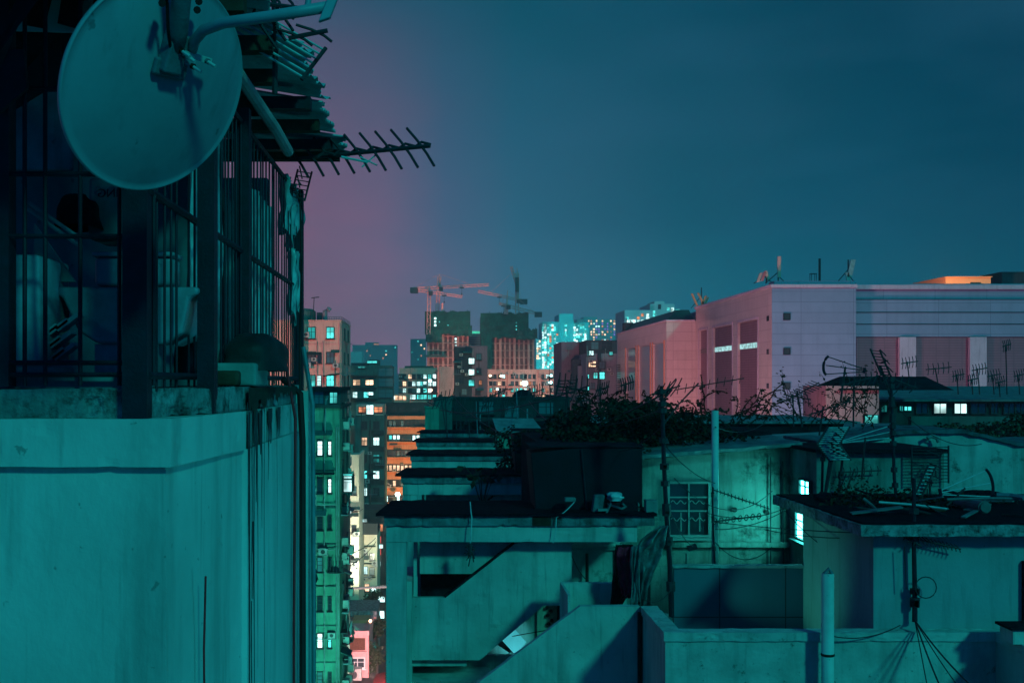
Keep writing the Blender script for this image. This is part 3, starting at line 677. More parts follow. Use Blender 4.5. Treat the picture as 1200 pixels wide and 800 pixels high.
part(MB().quad(W(562,768,23.9), W(586,782,23.9), W(596,764,24.0), W(578,752,24.0), .03), 'tilted_sheet', 'wall_stain', lwl)
part(MB().tube([W(600,745,23.8), W(640,738,23.8)], .01, 5), 'wire', 'darkpipe', lwl)
# dangling thing on cable
hp = thing('hanging_plant', 'withered plant dangling on a wire from the nearest stair roof', 'plant', W(551, 660, 21.55))
part(MB().tube([W(551, 588, 21.9), W(552, 600, 21.66), W(553, 607, 21.64), W(551, 640, 21.6)], .012, 5), 'wire', 'rod', hp)
mb = MB().tube([W(551, 636, 21.6), W(551, 650, 21.6)], .05, 6)
for a in ((545,641),(557,643),(547,656),(555,658),(549,663),(556,654),(546,650)): mb.tube([W(551, 645, 21.6), W((551+a[0])/2+1, (645+a[1])/2-1, 21.55), W(*a, 21.6)], .012, 5)
part(mb, 'stem', 'roddark', hp)
mb = MB(); mb.leaves(60, W(551,645,21.6).x, 21.6, W(551,645,21.6).z, .1, .08, .16, .05); part(mb, 'foliage', 'leafd', hp)

# ---------------- black tanks and junk on the roofs
def tank(px0, px1, py0, py1, Y, d, label, skew=.1):
    a, b = W(px0, py1, Y), W(px1, py0, Y)
    t = thing('roof_tank', label, 'tank', (((a.x+b.x)/2), Y+d/2, a.z))
    beveled(part(MB().prism([(a.x+skew, a.z), (b.x, a.z), (b.x, b.z), (a.x+(b.x-a.x)*.45, b.z+.02), (a.x, b.z-.1)], Y, Y+d), 'shell', 'tank', t), .02)
    part(MB().box(a.x-.03, b.x+.03, Y-.04, Y+d+.04, b.z+.021, b.z+.05), 'lid', 'tar2', t)
    part(MB().tube([(a.x+.45*(b.x-a.x), Y-.03, b.z-.02), (a.x+.5*(b.x-a.x), Y-.03, a.z+.05)], .02, 6), 'seam', 'black', t)
    return t
tank(622, 753, 525, 600, 22.4, 1.3, 'big black box shaped water tank on the nearest stair roof')
tank(602, 664, 506, 553, 31.4, 1.4, 'smaller black tank on the second stair roof', .05)
tank(585, 602, 529, 552, 39.9, 1, 'lowest black tank, on the third stair roof', .02)
jk = [('brick_pile', 'fascia', 'grey broken block beside the big black tank'), ('plastic_bag', 'whitegoods', 'crumpled white bag at the foot of the big black tank'),
      ('plank', 'wood', 'short dark plank leaning on the tank foot'), ('paint_can', 'tinlit', 'pale square can at the end of the nearest stair roof')]
rbox('concrete_block', 694, 706, 580, 600, 21.95, .2, 'fascia', 'grey concrete block beside the foot of the big black tank', 'block', .05)
blob('plastic_bag', 712, 731, 577, 587, 22.2, .25, 'whitegoods', 'crumpled white bag at the foot of the big black tank', 'bag', 3, .4)
rbox('oil_can', 757, 771, 586, 602, 21.95, .25, 'tinlit', 'pale square can at the end of the nearest stair roof', 'can')
blob('rubble_heap', 700, 756, 590, 603, 22.0, .35, 'tar2', 'low heap of dark rubble between the concrete block and the square can', 'rubble', 9, .3)
rbox('flat_lid', 662, 675, 583, 588, 21.95, .2, 'tin', 'small grey lid lying by the tank on the nearest stair roof', 'lid')
single(MB().tube(sag(W(673, 588, 21.8), W(652, 606, 21.68), .03)+[W(651, 625, 21.66), W(648, 636, 21.66)], .01, 5), 'roof_wire', 'rod', W(652, 606, 21.7), 'thin wire trailing over the nearest stair roof edge', 'wire')
for i in range(7):
    p = W(706+i*7, 597-(i*37%5), 21.9+.05*i); a = i*1.3
    single(MB().obox(p, Vector((math.cos(a),.2,math.sin(a)*.5)).normalized(), Vector((0,1,0)), Vector((-math.sin(a)*.5,0,1)).normalized(), .1+.02*(i%3), .06, .02), 'debris_board', 'tinlit' if i%3 == 0 else 'fascia', p, 'splintered board scrap in the rubble heap by the big black tank', 'debris', 'board scraps in the rubble by the big black tank')

# hanging clothes and plastic sheeting at 715-780
cl = thing('hanging_clothes', 'dark coat and dark red garment hanging at the stair house opening', 'clothes', W(728, 710, 20.8))
def drape(pts_px, Y, m, name, parent, amp=.04, seed=0):
    """pts_px: rows of (left, right, y) pixel spans, made into a folded cloth"""
    nu = 22; q_ = []
    for a_, b_ in zip(pts_px, pts_px[1:]): q_ += [a_, tuple((x+y)/2+(R.uniform(-1,1) if k < 2 else 0) for k, (x, y) in enumerate(zip(a_, b_)))]
    pts_px = q_+[pts_px[-1]]; mb = MB()
    for j, (l, r_, y) in enumerate(pts_px):
        for i in range(nu+1):
            u = i/nu; p = W(l+(r_-l)*u, y, Y)
            mb.v.append((p.x+.02*noise.noise(Vector((u*9, j*1.3, seed+4))), Y+amp*.45*math.sin(u*(11+seed)+seed+j*.5+2.5*noise.noise(Vector((u*2, j*.8, seed+9))))+amp*1.9*noise.noise(Vector((u*4.3, j*1.1, seed))), p.z+.03*noise.noise(Vector((u*5, j, seed+7)))))
    for j in range(len(pts_px)-1):
        for i in range(nu): a = j*(nu+1)+i; mb.f.append((a, a+nu+1, a+nu+2, a+1))
    o = part(mb, name, m, parent, True) if parent else None
    s = o.modifiers.new('thick', 'SOLIDIFY'); s.thickness = .02
    return o
drape([(722, 742, 638), (720, 744, 650), (719, 740, 670), (717, 736, 690), (715, 727, 709)], 20.8, 'blackcloth', 'coat', cl, .05, 1)
drape([(726, 742, 641), (723, 744, 655), (724, 742, 672), (729, 741, 690), (732, 738, 700)], 20.6, 'redcloth', 'shirt', cl, .05, 3)
ps = thing('plastic_cover', 'crumpled translucent sheeting hung beside the dark mast', 'sheeting', W(760, 712, 20.2))
drape([(774, 784, 616), (760, 781, 626), (748, 778, 638), (742, 774, 650), (741, 768, 668), (743, 760, 690), (740, 758, 712)], 20.3, 'oldsheet', 'sheet', ps, .09, 5)
drape([(740, 752, 640), (738, 750, 660), (740, 748, 690), (738, 750, 712)], 20.15, 'oldsheet', 'flap', ps, .07, 8)

# foreground roof parapet ------------------------------------------------
fw = thing('roof_parapet', 'pale plastered parapet with stained coping around the lower terrace', 'parapet wall', (7.0, 17.7, 0))
XP = 3.54; ZPp = CZ-4.0
part(MB().box(XP+.03, 12, 17.74, 17.95, 0, ZPp-.14), 'wall', 'parapet', fw)
part(MB().box(XP+.03, XP+.24, 17.951, 19.8, 0, ZPp-.14), 'wall', 'wall_stair', fw)
beveled(part(MB().box(XP, XX(1166, 17.7), 17.70, 18.0, ZPp-.139, ZPp), 'coping', 'parapet', fw), .012)
beveled(part(MB().box(XP, XP+.3, 18.001, 19.8, ZPp-.139, ZPp), 'coping', 'wall_stair', fw), .012)
beveled(part(MB().box(XX(1166,17.7)+.002, 9.4, 12, 18.0, ZPp-.139, ZPp), 'coping', 'parapet', fw), .012)
part(MB().box(XX(1166,17.7)+.03, 9.1, 11.5, 17.735, 0, ZPp-.142), 'wall', 'wall_stair', fw)
part(MB().box(3.8, 12, 17.951, 24.9, CZ-5.3, CZ-5.15), 'terrace', 'fascia', fw)
single(MB().box(XX(750,19.8)-.05, XX(750,19.8)+.02, 19.7, 19.78, 0, CZ-4.1), 'drain_strip', 'darkpipe', (3.5, 19.7, 0), 'narrow black pipe in the corner below the hanging sheeting', 'pipe')
wp = thing('vent_stack', 'short fat white vent pipe rising before the parapet', 'pipe', W(970, 800, 17.5))
part(MB().tube([W(970, 1400, 17.45), W(970, 672, 17.45)], .095, 16), 'pipe', 'pvc', wp, True)
part(MB().tube([W(966, 672, 17.45), W(971, 666, 17.45), W(975, 672, 17.45)], .03, 8), 'cowl', 'galv', wp)
part(MB().lathe([(.1, 0), (.108, .02), (.1, .04)], W(970, 768, 17.45), 16), 'clamp', 'rust', wp)
vp = single(MB().tube([W(838, 664, 22.2), W(838, 481, 22.2)], .07, 14), 'vent_stack', 'pvc', W(838, 664, 22.2), 'tall slim pale vent pipe standing in front of the stained wall', 'pipe', smooth=True)
single(MB().box(XX(790, 21.5), 7.0, 21.5, 21.6, CZ-5.15, ZZ(665, 21.5)), 'tiled_wall', 'tile', (5.8, 21.5, CZ-5.15), 'blue grey tiled low wall behind the plastered parapet', 'wall')
single(MB().box(XX(788, 21.5), 7.0, 21.45, 21.65, ZZ(665, 21.5)+.002, ZZ(662, 21.5)), 'wall_coping', 'wall_stain', (5.8, 21.5, CZ-3.6), 'thin pale coping along the blue grey tiled wall', 'coping')

# stained building behind, with the fluorescent window --------------------
sb = thing('stained_house', 'streaky plastered house with sloping eave, washed by light from its side window', 'building', (6, 25, CZ-6))
zt0, zt1 = ZZ(540, 25), ZZ(524, 25)
part(MB().prism([(XX(700, 25), CZ-6), (7.83, CZ-6), (7.83, zt1), (XX(700,25), zt0-.05)], 25, 30), 'wall', 'stain_dim', sb)
part(MB().quad((XX(700,25), 24.6, zt0), (8.0, 24.6, zt1+.05), (8.0, 27, zt1+.1), (XX(700,25), 27, zt0+.05), .08), 'roof', 'tin', sb)
part(MB().box(7.835, 10.5, 23.2, 25.5, CZ-6, ZZ(527, 24)), 'side_wing', 'stain_dim', sb)
part(MB().box(7.75, 10.5, 23.0, 25.6, ZZ(527, 24)+.002, ZZ(523, 24)), 'wing_roof', 'tar2', sb)
part(MB().box(XX(782, 25), XX(925, 25)-.03, 24.85, 24.995, ZZ(640, 25), ZZ(634, 25)), 'ledge', 'stain_dim', sb)
part(MB().box(XX(760,25), XX(925,25)-.03, 24.75, 24.995, CZ-5.2, ZZ(662, 25)), 'plinth', 'stain_dim', sb)
window(sb, XX(806.5, 25), 24.98, ZZ(596, 25), XX(829,25)-XX(784,25), 1.15, 'glass', frame='frame_pale', mull=(1, 2), t=.05)
# scroll grille bars
gm = MB()
for side in (0, 1):
    x0 = XX(786+side*22, 24.9); x1 = XX(804+side*22, 24.9)
    for py in (588, 608): gm.tube([(x0+(x1-x0)*i/10, 24.88, ZZ(py, 24.9)+.04*math.sin(i*1.25)) for i in range(11)], .012, 5)
    gm.tube([((x0+x1)/2+.05, 24.88, ZZ(600,24.9)), ((x0+x1)/2+.05, 24.88, ZZ(622,24.9))], .012, 5)
part(gm, 'window_grille', 'frame_pale', sb)
for z0, z1, yy in ((563, 579, 23.8), (598, 632, 23.9)):
    w_ = .62 if z1 < 590 else .95
    zc = (ZZ(z0, 23.9)+ZZ(z1, 23.9))/2; hh = ZZ(z0, 23.9)-ZZ(z1, 23.9)
    window(sb, 7.825, yy, zc, w_, hh, 'e_hall', 'L', 'frame_dark', mull=(1, 1), t=.04)
window(sb, 7.825, 23.5, ZZ(584, 23.9), .25, .12, 'e_hall', 'L', 'frame_dark', mull=(0, 0), t=.03)
for i, (px, py, r_) in enumerate(((861, 597, .06), (899, 600, .05))):
    single(MB().lathe([(r_, 0), (r_*.9, .05)], W(px, py, 24.93), 10, Vector((0,1,0))), 'wall_fitting', 'darkpipe', W(px, py, 24.93), ['small round dark fitting on the stained wall', 'second small round fitting near the glowing corner'][i], 'fitting')
single(MB().tube([W(917, 540, 24.9), W(918, 660, 24.9)], .02, 6), 'wall_pipe', 'roddark', W(918, 660, 24.9), 'thin upright pipe on the glowing stretch of stained wall', 'pipe')
single(MB().tube([W(903, 535, 24.9), W(903, 660, 24.9)], .014, 6), 'wall_pipe', 'roddark', W(903, 660, 24.9), 'thinnest upright conduit on the stained wall, beside a thicker one', 'pipe')
fl = thing('floodlight', 'small dark floodlight on a stalk above the tiled wall', 'floodlight', W(805, 660, 22.3))
part(MB().tube([W(804, 663, 22.3), W(804, 648, 22.3)], .015, 6), 'stalk', 'roddark', fl); part(MB().obox(W(811, 641, 22.3), Vector((.95,0,.3)), Vector((0,1,0)), Vector((-.3,0,.95)), .09, .07, .045), 'lamp_head', 'black', fl)

# right block ------------------------------------------------------------
rb = thing('roof_room', 'plain plastered roof room under a thin concrete slab with junk on top', 'building', (9, 18, CZ-5.15))
part(MB().box(7.0, 14, 18.0, 21.5, CZ-5.15, CZ-2.46), 'wall', 'room_wall', rb)
slab = part(MB().box(6.65, 14.2, 17.6, 22.3, CZ-2.455, CZ-2.275), 'eave', 'mildew', rb); beveled(slab, .02)
part(MB().box(6.7, 14.2, 17.66, 22.25, CZ-2.274, CZ-2.25), 'roof', 'tar', rb)
part(MB().box(XX(1197, 18), 10.2, 17.9, 17.995, CZ-5.1, CZ-2.9), 'door', 'tar2', rb)
sm = thing('side_wall_stub', 'low dark topped wall stub at the terrace corner', 'wall', W(1190, 740, 17))
part(MB().box(XX(1168, 17.4), 10, 16.9, 17.3, ZPp+.001, ZPp+.22), 'wall', 'wall_stair', sm); part(MB().box(XX(1164, 17.4), 10, 16.85, 17.35, ZPp+.221, ZPp+.26), 'coping', 'tar2', sm)
# junk on slab
single(MB().tube([W(1124, 589, 20), W(1154, 594, 19)], .11, 12).tube([W(1154, 594, 19), W(1155, 594.2, 18.97)], .085, 12), 'old_pipe', 'tin', W(1140, 592, 19.5), 'broken length of fat pipe lying among junk on the roof room slab', 'pipe')
for i, (x0, y0, x1, y1, r_) in enumerate(((1060,598,1200,602,.03), (1110,585,1196,584,.025), (1168,580,1200,583,.05), (1000,594,1058,603,.02), (1030,588,1110,596,.02), (1012,584,1030,600,.025))):
    single(MB().tube([W(x0,y0,19.6-.1*i), W((x0+x1)/2,(y0+y1)/2-1,19.5-.1*i), W(x1,y1,19.3-.1*i)], r_, 6), 'scrap_rod', ('rod','tin','galv','roddark')[i%4], W(x0,y0,19.5), ['long pale pipe along the slab edge', 'thin tin pipe on the junk', 'stubby grey pipe at the frame edge on the slab', 'dark rod lying before the weeds', 'thin bent pale rod across the slab', 'short tin rod leaning in the weeds'][i], 'rod')
mb = MB(); mb.leaves(900, W(1040,578,20).x, 20.2, CZ-2.2, 1.1, .7, .28, .09); mb.leaves(400, W(1010,560,20).x, 20.5, CZ-2.1, .5, .5, .4, .07); mb.leaves(400, W(1120,590,20).x, 20.2, CZ-2.2, 1.5, .6, .16, .08)
wd = thing('roof_weeds', 'dark weeds sprouting over the roof room slab', 'weeds', (8.2, 20, CZ-2.25)); wd['kind'] = 'stuff'
part(mb, 'foliage', 'leafd', wd)
for i, (px, wdt, z) in enumerate(((1068, 60, 590), (985, 40, 589), (1165, 50, 586))):
    blob('scrap_heap', px-wdt/2, px+wdt/2, z-9, z+9, 20.6, .8, 'tar2', ['dark scrap heap in the middle of the roof room slab', 'dark scrap heap at the far corner of the slab by the window', 'dark scrap heap beside the broken pipe'][i], 'scrap', i*3, .4)

rj = random.Random(5)
for i in range(26):
    x, y = rj.uniform(7.1, 11.4), rj.uniform(18.0, 21.6); a = rj.uniform(0, 3.1); t_ = rj.uniform(-.25, .25); L = rj.uniform(.12, .5)
    u_ = Vector((math.cos(a), math.sin(a), t_)).normalized(); v_ = Vector((-math.sin(a), math.cos(a), 0)); w_ = u_.cross(v_)
    single(MB().obox((x, y, CZ-2.25+abs(t_)*L+.03), u_, v_, w_, L, rj.uniform(.02, .12), .012), 'scrap_board', rj.choice(('tar2', 'fascia', 'wood', 'tin', 'bag', 'board')), (x, y, CZ-2.25), 'scrap of board lying loose on the roof room slab', 'debris', 'board scraps on the roof room slab')
# ---- masts and aerials
def mast(label, pts, r=.03, m='black', Y=20, extra=0):
    root = thing('aerial_mast', label, 'mast', W(*pts[0], Y))
    P_ = [W(x, y, Y) for x, y in pts]
    part(MB().tube(P_, r, 8, r*.7), 'pole', m, root)
    for i in range(extra):
        f = R.random(); k_ = int(f*(len(P_)-1)); p = P_[k_].lerp(P_[k_+1], R.random())
        part(MB().tube([p-Vector((0,0,.04)), p+Vector((0,0,.05))], r*1.7, 7), 'clamp', 'roddark', root)
    return root
m1 = mast('dark knobbly mast rising beside the crumpled sheeting', [(787, 722), (785, 660), (781, 600), (778, 540), (776, 470), (775, 452)], .05, 'black', 20.6, 14)
m2 = mast('black mast with aerials standing on the plastered parapet', [(1072, 728), (1072, 690), (1071, 640), (1071, 560)], .045, 'black', 17.85, 8)
mast('wire wrapped mast on the slab below the grid aerial', [(1052, 600), (1048, 560), (1046, 500), (1044, 440)], .035, 'black', 20.4, 16)
mast('thin pole by the scroll grille window carrying two aerials', [(838, 662), (836, 620), (835, 570)], .022, 'black', 22.0, 3)
mast('dark post at the corner of the glowing wall', [(963, 585), (964, 540), (966, 505)], .03, 'black', 22.0, 5)
mast('slanting dark mast near the corrugated scraps', [(982, 585), (987, 540), (985, 500)], .03, 'black', 22.0, 6)
Y2 = 17.8
yagi('aerial with close dark loops hanging off the mast on the parapet', W(1078, 632, Y2), W(1126, 643, Y2), 10, .16, .006, 'roddark', Vector((-.3,.6,.7)), .3)
yagi('short dark aerial crossing the parapet mast to the wires', W(1052, 624, Y2), W(1080, 640, Y2), 5, .14, .008, 'roddark', Vector((.3,.6,.6)), .3)
yagi('aerial of small rings slanting down in front of the stained wall', W(834, 573, 21.9), W(902, 596, 21.9), 16, .1, .006, 'roddark', Vector((.2,.6,.8)), 0, vee=True)
yagi('aerial with curled loops level in front of the stained wall', W(834, 611, 21.9), W(893, 604, 21.9), 8, .12, .007, 'roddark', Vector((.2,.3,.9)), .5, loop=True, vee=False)
yagi('thin aerial with star shaped rods above the pale vent pipe', W(790, 457, 23), W(872, 443, 23), 9, .22, .006, 'roddark', Vector((.25,.4,.85)), 0, mast=W(776, 500, 23))
yagi('spiky aerial on top of the knobbly mast', W(764, 462, 20.6), W(797, 452, 20.6), 5, .42, .008, 'roddark', Vector((.55,.2,.8)), .1)
yagi('bundle of slanted rods high on the knobbly mast', W(785, 450, 20.7), W(778, 470, 20.7), 3, .4, .009, 'roddark', Vector((.7,.2,.7)), .1)
# double grid at (960-1000, 497-540)
grid_aerial('upper half of a bow shaped grid aerial beside the corner post', W(977, 510, 21.8), Vector((1,.15,0)), Vector((.62,.2,.9)), .46, .42, 9, 'rod', mast=W(966, 585, 21.9), r=.008)
grid_aerial('lower half of a bow shaped grid aerial beside the corner post', W(977, 529, 21.8), Vector((1,.15,0)), Vector((-.62,.2,.9)), .46, .42, 9, 'rod', mast=W(966, 585, 21.9), r=.008)
grid_aerial('tilted tall grid aerial above the pyramid roofed hut', W(1032, 425, 21), Vector((.95,.2,-.1)), Vector((-.36,.1,.95)), .2, .55, 9, 'roddark', mast=W(1046, 470, 21), r=.007)
grid_aerial('broad rectangular grid aerial before the dark back wall', W(1090, 544, 23), Vector((1,.05,0)), Vector((0,0,1)), .78, .78, 12, 'roddark', mast=W(1090, 585, 23), r=.007)
grid_aerial('narrow tilted grid aerial standing on the slab by the weeds', W(1084, 563, 20), Vector((1,.2,-.1)), Vector((.42,0,.9)), .15, .6, 9, 'rod', mast=W(1078, 592, 20), r=.007)
fan_aerial('pale fan shaped aerial with curved black reflector on the slab', W(1102, 577, 19.5), W(1160, 566, 19.5), .24, 'rod', mast=W(1110, 592, 19.5))
fan_aerial('dark fan shaped aerial high before the big cladded building', W(1013, 434, 21), W(968, 428, 21), .17, 'roddark', mast=W(985, 470, 21))
fan_aerial('blurred fan aerial with striped rods beside the bow shaped grid', W(985, 518, 22.5), W(1043, 506, 22.5), .12, 'rod', mast=W(1010, 560, 22.5))
yagi('long many rodded aerial slanting up before the cladded building', W(920, 470, 22), W(960, 448, 22), 12, .34, .006, 'roddark', Vector((.9,.3,-.3)), 0, mast=W(940, 500, 22))
yagi('level rake aerial in front of the dark back wall', W(985, 553, 23), W(1033, 551, 23), 6, .2, .007, 'roddark', Vector((.1,.2,.9)), .2, mast=W(990, 580, 23))
yagi('aerial with crossed rods before the pink gable', W(985, 452, 22), W(1030, 440, 22), 7, .36, .007, 'roddark', Vector((.4,.5,.7)), .2, mast=W(1000, 500, 22))
yagi('aerial leaning out over the pyramid roofed hut', W(1036, 440, 21), W(1075, 455, 21), 5, .3, .008, 'roddark', Vector((.5,.3,.7)), .2)
yagi('low slanted aerial between the pink gable and the bare branches', W(948, 486, 24), W(996, 470, 24), 8, .3, .007, 'roddark', Vector((.5,.5,.7)), .2, mast=W(960, 510, 24))
yagi('aerial with upturned rods near the cladded building corner', W(918, 462, 28), W(950, 468, 28), 5, .4, .008, 'roddark', Vector((-.2,.2,.95)), .2, mast=W(930, 500, 28))
for i, (px, py, hb_, sx) in enumerate(((1100, 432, 455, 15), (1123, 440, 462, 7), (1148, 433, 462, 9), (1165, 440, 462, 8), (1180, 405, 462, 5), (1195, 440, 462, 7), (1172, 448, 465, 6), (1066, 425, 450, 10), (1140, 445, 462, 6))):
    Yq = 58
    yagi(['wide t shaped aerial above the hut ridge', 'short aerial before the pale column', 'two armed aerial on the tin roof', 'bushy aerial beside the two armed one', 'tallest thin aerial at the edge of the tin roof', 'aerial cut by the frame edge on the tin roof', 'low stubby aerial under the tallest one', 'tangled aerial against the pale mall column', 'tiny aerial beside the two armed one'][i],
         W(px-sx, py+1, Yq), W(px+sx, py-2, Yq), 5, .7, .022, 'roddark', Vector((.2,.5,.85)), .1, mast=W(px, hb_, Yq), mr=.03)
yagi('fishbone aerial before the far grey blocks', W(651, 452, 30), W(690, 458, 30), 6, .8, .012, 'roddark', Vector((.25,.3,.9)), .1, mast=W(660, 530, 30), mr=.02)
grid_aerial('hanging grid aerial silhouetted against the grey blocks', W(664, 453, 29), Vector((1,.2,.05)), Vector((.2,0,1)), .5, .42, 5, 'roddark', mast=W(668, 500, 29), r=.01)
yagi('thin aerial slanting above the dark rooftop near the lit windows', W(588, 467, 60), W(640, 462, 60), 6, .8, .022, 'roddark', Vector((.3,.3,.9)), .1, mast=W(600, 490, 60), mr=.03)
yagi('long thin aerial climbing towards the dark block', W(565, 470, 60), W(595, 455, 60), 5, .5, .022, 'roddark', Vector((.3,.3,.9)), .1, mast=W(560, 490, 60), mr=.03)
yagi('aerial above the pale green chimney block', W(508, 470, 62), W(533, 463, 62), 5, 1.0, .025, 'roddark', Vector((.3,.3,.9)), .1, mast=W(524, 520, 62), mr=.035)
for i, (px, y0, y1) in enumerate(((540, 460, 540), (559, 470, 520), (523, 465, 512), (606, 455, 500), (645, 440, 500))):
    mast(['thin pole before the dark rooftop wall', 'short pale pole on the dark rooftop', 'pole beside the green chimney block', 'thin pole near the bright lamp', 'upright pole before the grey blocks'][i], [(px+1, y1), (px, (y0+y1)/2), (px-1, y0)], .03, ('roddark','galv')[i%2], 58-4*i)

stems = []; tips = MB()
for i in range(34):
    p = W(R.uniform(925, 1030), R.uniform(478, 505), R.uniform(23.5, 26)); pts = [p]; d = Vector((R.uniform(-.9,.6), 0, R.uniform(.3,1))).normalized()
    for k_ in range(8):
        d = (d+Vector((R.uniform(-.26,.26), R.uniform(-.2,.2), R.uniform(-.22,.16)))).normalized(); p = p+d*R.uniform(.08,.18); pts.append(p)
        for _ in range(2): tips.leaf(p+Vector((R.uniform(-.04,.04), 0, R.uniform(-.04,.04))), R.uniform(.05,.10))
    stems.append(pts)
bs = thing('bare_branches', 'tangle of bare branches and twigs below the fan aerial', 'branches', W(980, 505, 25)); bs['kind'] = 'stuff'; sm_ = MB()
for q in stems: sm_.tube(q, .012, 5, .004)
part(sm_, 'stem', 'bark', bs); part(tips, 'leaf_sprays', 'leafd', bs)
for i, (px, py, hb_, sx, Yq) in enumerate(((537,476,505,8,62), (575,470,500,10,64), (628,460,498,9,50), (683,470,510,9,32), (706,456,500,8,29), (552,488,520,7,55), (590,478,500,6,60), (735,450,490,8,30))):
    yagi(['low aerial over the dark rooftop wall by the chimney tower', 'wide aerial before the lower lit windows of the dark tower', 'aerial before the end bay of the long salmon block', 'aerial rising from the creepers before the grey tower', 'leaning aerial before the annexe corner', 'small aerial over the stepped stair roofs', 'crooked aerial under the brightest cyan lamp', 'thin aerial over the creepers before the annexe bays'][i],
         W(px-sx, py+2, Yq), W(px+sx, py-2-i%3, Yq), 6, .014*Yq, .0004*Yq, 'roddark', Vector((.3-.1*(i%4),.4,.85)), .1, mast=W(px-2, hb_, Yq), mr=.0005*Yq)
for i, (a, b, d) in enumerate((((500,470,60),(640,488,45),.5), ((515,480,60),(690,452,30),.4), ((560,500,50),(700,478,30),.6), ((530,462,60),(600,512,40),.3), ((640,500,40),(776,462,21),.3), ((620,470,45),(668,505,29),.2))):
    single(MB().tube(sag(W(*a), W(*b), d, 12), .02, 4), 'roof_wire', 'roddark', W(*a), ['wire slanting down from the chimney tower to the lean-to', 'long rising wire towards the grey towers', 'slack wire over the smaller black tank', 'steep wire before the dark rooftop wall', 'wire rising from the creepers to the knobbly mast', 'short wire beside the hanging grid aerial'][i], 'wire')
# cables ------------------------------------------------------------
cb = [((835,611,21.9),(1062,625,17.8),.05), ((826,600,21.9),(948,580,21.8),.25), ((838,620,21.9),(920,598,21.9),.1), ((920,598,21.8),(965,640,20.5),.05), ((895,620,22),(1062,627,17.8),.1),
      ((786,600,20.6),(812,640,21),.1), ((778,520,20.7),(838,566,22),.12), ((838,635,22),(905,640,22),.3), ((1072,726,17.8),(1135,800,15.5),.05), ((1072,726,17.8),(1100,800,16.5),.03), ((1072,726,17.8),(1086,800,17),.0),
      ((1072,726,17.8),(1120,800,16.5),.03), ((976,745,17.5),(1055,732,17.68),.1), ((1072,600,17.7),(1098,610,17.7),.35), ((1060,640,17.8),(1062,690,17.8),.0), ((1044,470,20.5),(1150,520,25),.3),
      ((775,500,20.6),(690,520,24),.3), ((600,470,40),(776,480,21),.6), ((838,500,22),(900,492,30),.2), ((1200,612,17.7),(1075,585,19),.2), ((787,690,20.5),(752,700,20),.15), ((790,560,20.6),(905,575,24),.5)]
cl_lab = ['long level wire from the grille window pole to the parapet mast', 'slack wire looping above the glowing wall', 'short wire beside the curled aerial', 'wire dropping past the glowing window', 'lower of two level wires meeting the parapet mast', 'short wire off the knobbly mast', 'pale wire from the knobbly mast to the vent pipe', 'drooping wire low on the stained wall', 'guy wire falling widest to the frame foot from the parapet mast', 'middle guy wire below the parapet mast', 'steepest guy wire below the parapet mast', 'guy wire beside the widest one below the parapet mast', 'wire lying against the coping by the fat vent pipe', 'round cable loop hanging on the parapet mast', 'short vertical wire left of the parapet mast', 'slack wire from the wrapped mast over the back wall', 'slack wire above the big black tank', 'long thin wire crossing the vines', 'wire from the pale vent pipe top', 'loose wire over the slab edge', 'limp cable between knobbly mast and sheeting', 'faint slack wire over the stained wall']
for i, (a, b, d) in enumerate(cb):
    if i == 13:
        c = W(1085, 688, 17.75); pts = [c+Vector((.17*math.cos(t), 0, .17*math.sin(t))) for t in [k*math.pi/8 for k in range(17)]]
    else: pts = sag(W(*a), W(*b), d, 12)
    single(MB().tube(pts, .009 if i not in (8,9) else .013, 5), 'overhead_wire', 'roddark', pts[0], cl_lab[i], 'wire')

# back wall behind right block, and vine beds ---------------------------
bw = thing('back_roof_wall', 'long dark weathered roof wall behind the slab and aerials', 'wall', (14, 27, CZ-5))
mb = MB(); pts = [(XX(960,27), CZ-6), (30, CZ-6), (30, ZZ(522,27)), (XX(1190,27), ZZ(522,27)), (XX(1130,27), ZZ(508,27)), (XX(1060,27), ZZ(508,27)), (XX(1000,27), ZZ(520,27)), (XX(960,27), ZZ(520,27))]
part(mb.prism(pts, 27, 27.3), 'wall', 'wall_stain', bw)
pts2 = [(XX(955,27), ZZ(520,27)+.002), (XX(1000,27), ZZ(520,27)+.002), (XX(1060,27), ZZ(508,27)+.002), (XX(1130,27), ZZ(508,27)+.002), (XX(1190,27), ZZ(522,27)+.002), (30, ZZ(522,27)+.002), (30, ZZ(518,27)), (XX(1190,27), ZZ(518,27)), (XX(1130,27), ZZ(503,27)), (XX(1060,27), ZZ(503,27)), (XX(1000,27), ZZ(516,27)), (XX(955,27), ZZ(516,27))]
part(MB().prism(pts2, 26.9, 29.5), 'coping', 'fascia', bw)
M['wall_dim'] = mat('weathered_dark_render', (.09, .135, .16), s=.9, var=.5, streak=.7, dark=.45, bump=.5, ds=1.6)
bw.children[0].data.materials[0] = M['wall_dim']
hd = thing('tunnel_cowl', 'pale arched cowl on top of the dark weathered roof wall', 'cowl', W(1092, 518, 26.8))
part(MB().tube([W(1086, 518, 26.8), W(1087, 513, 26.8), W(1092, 510.5, 26.8), W(1098, 513, 26.8), W(1100, 518, 26.8)], .05, 8), 'arch', 'tinlit', hd)
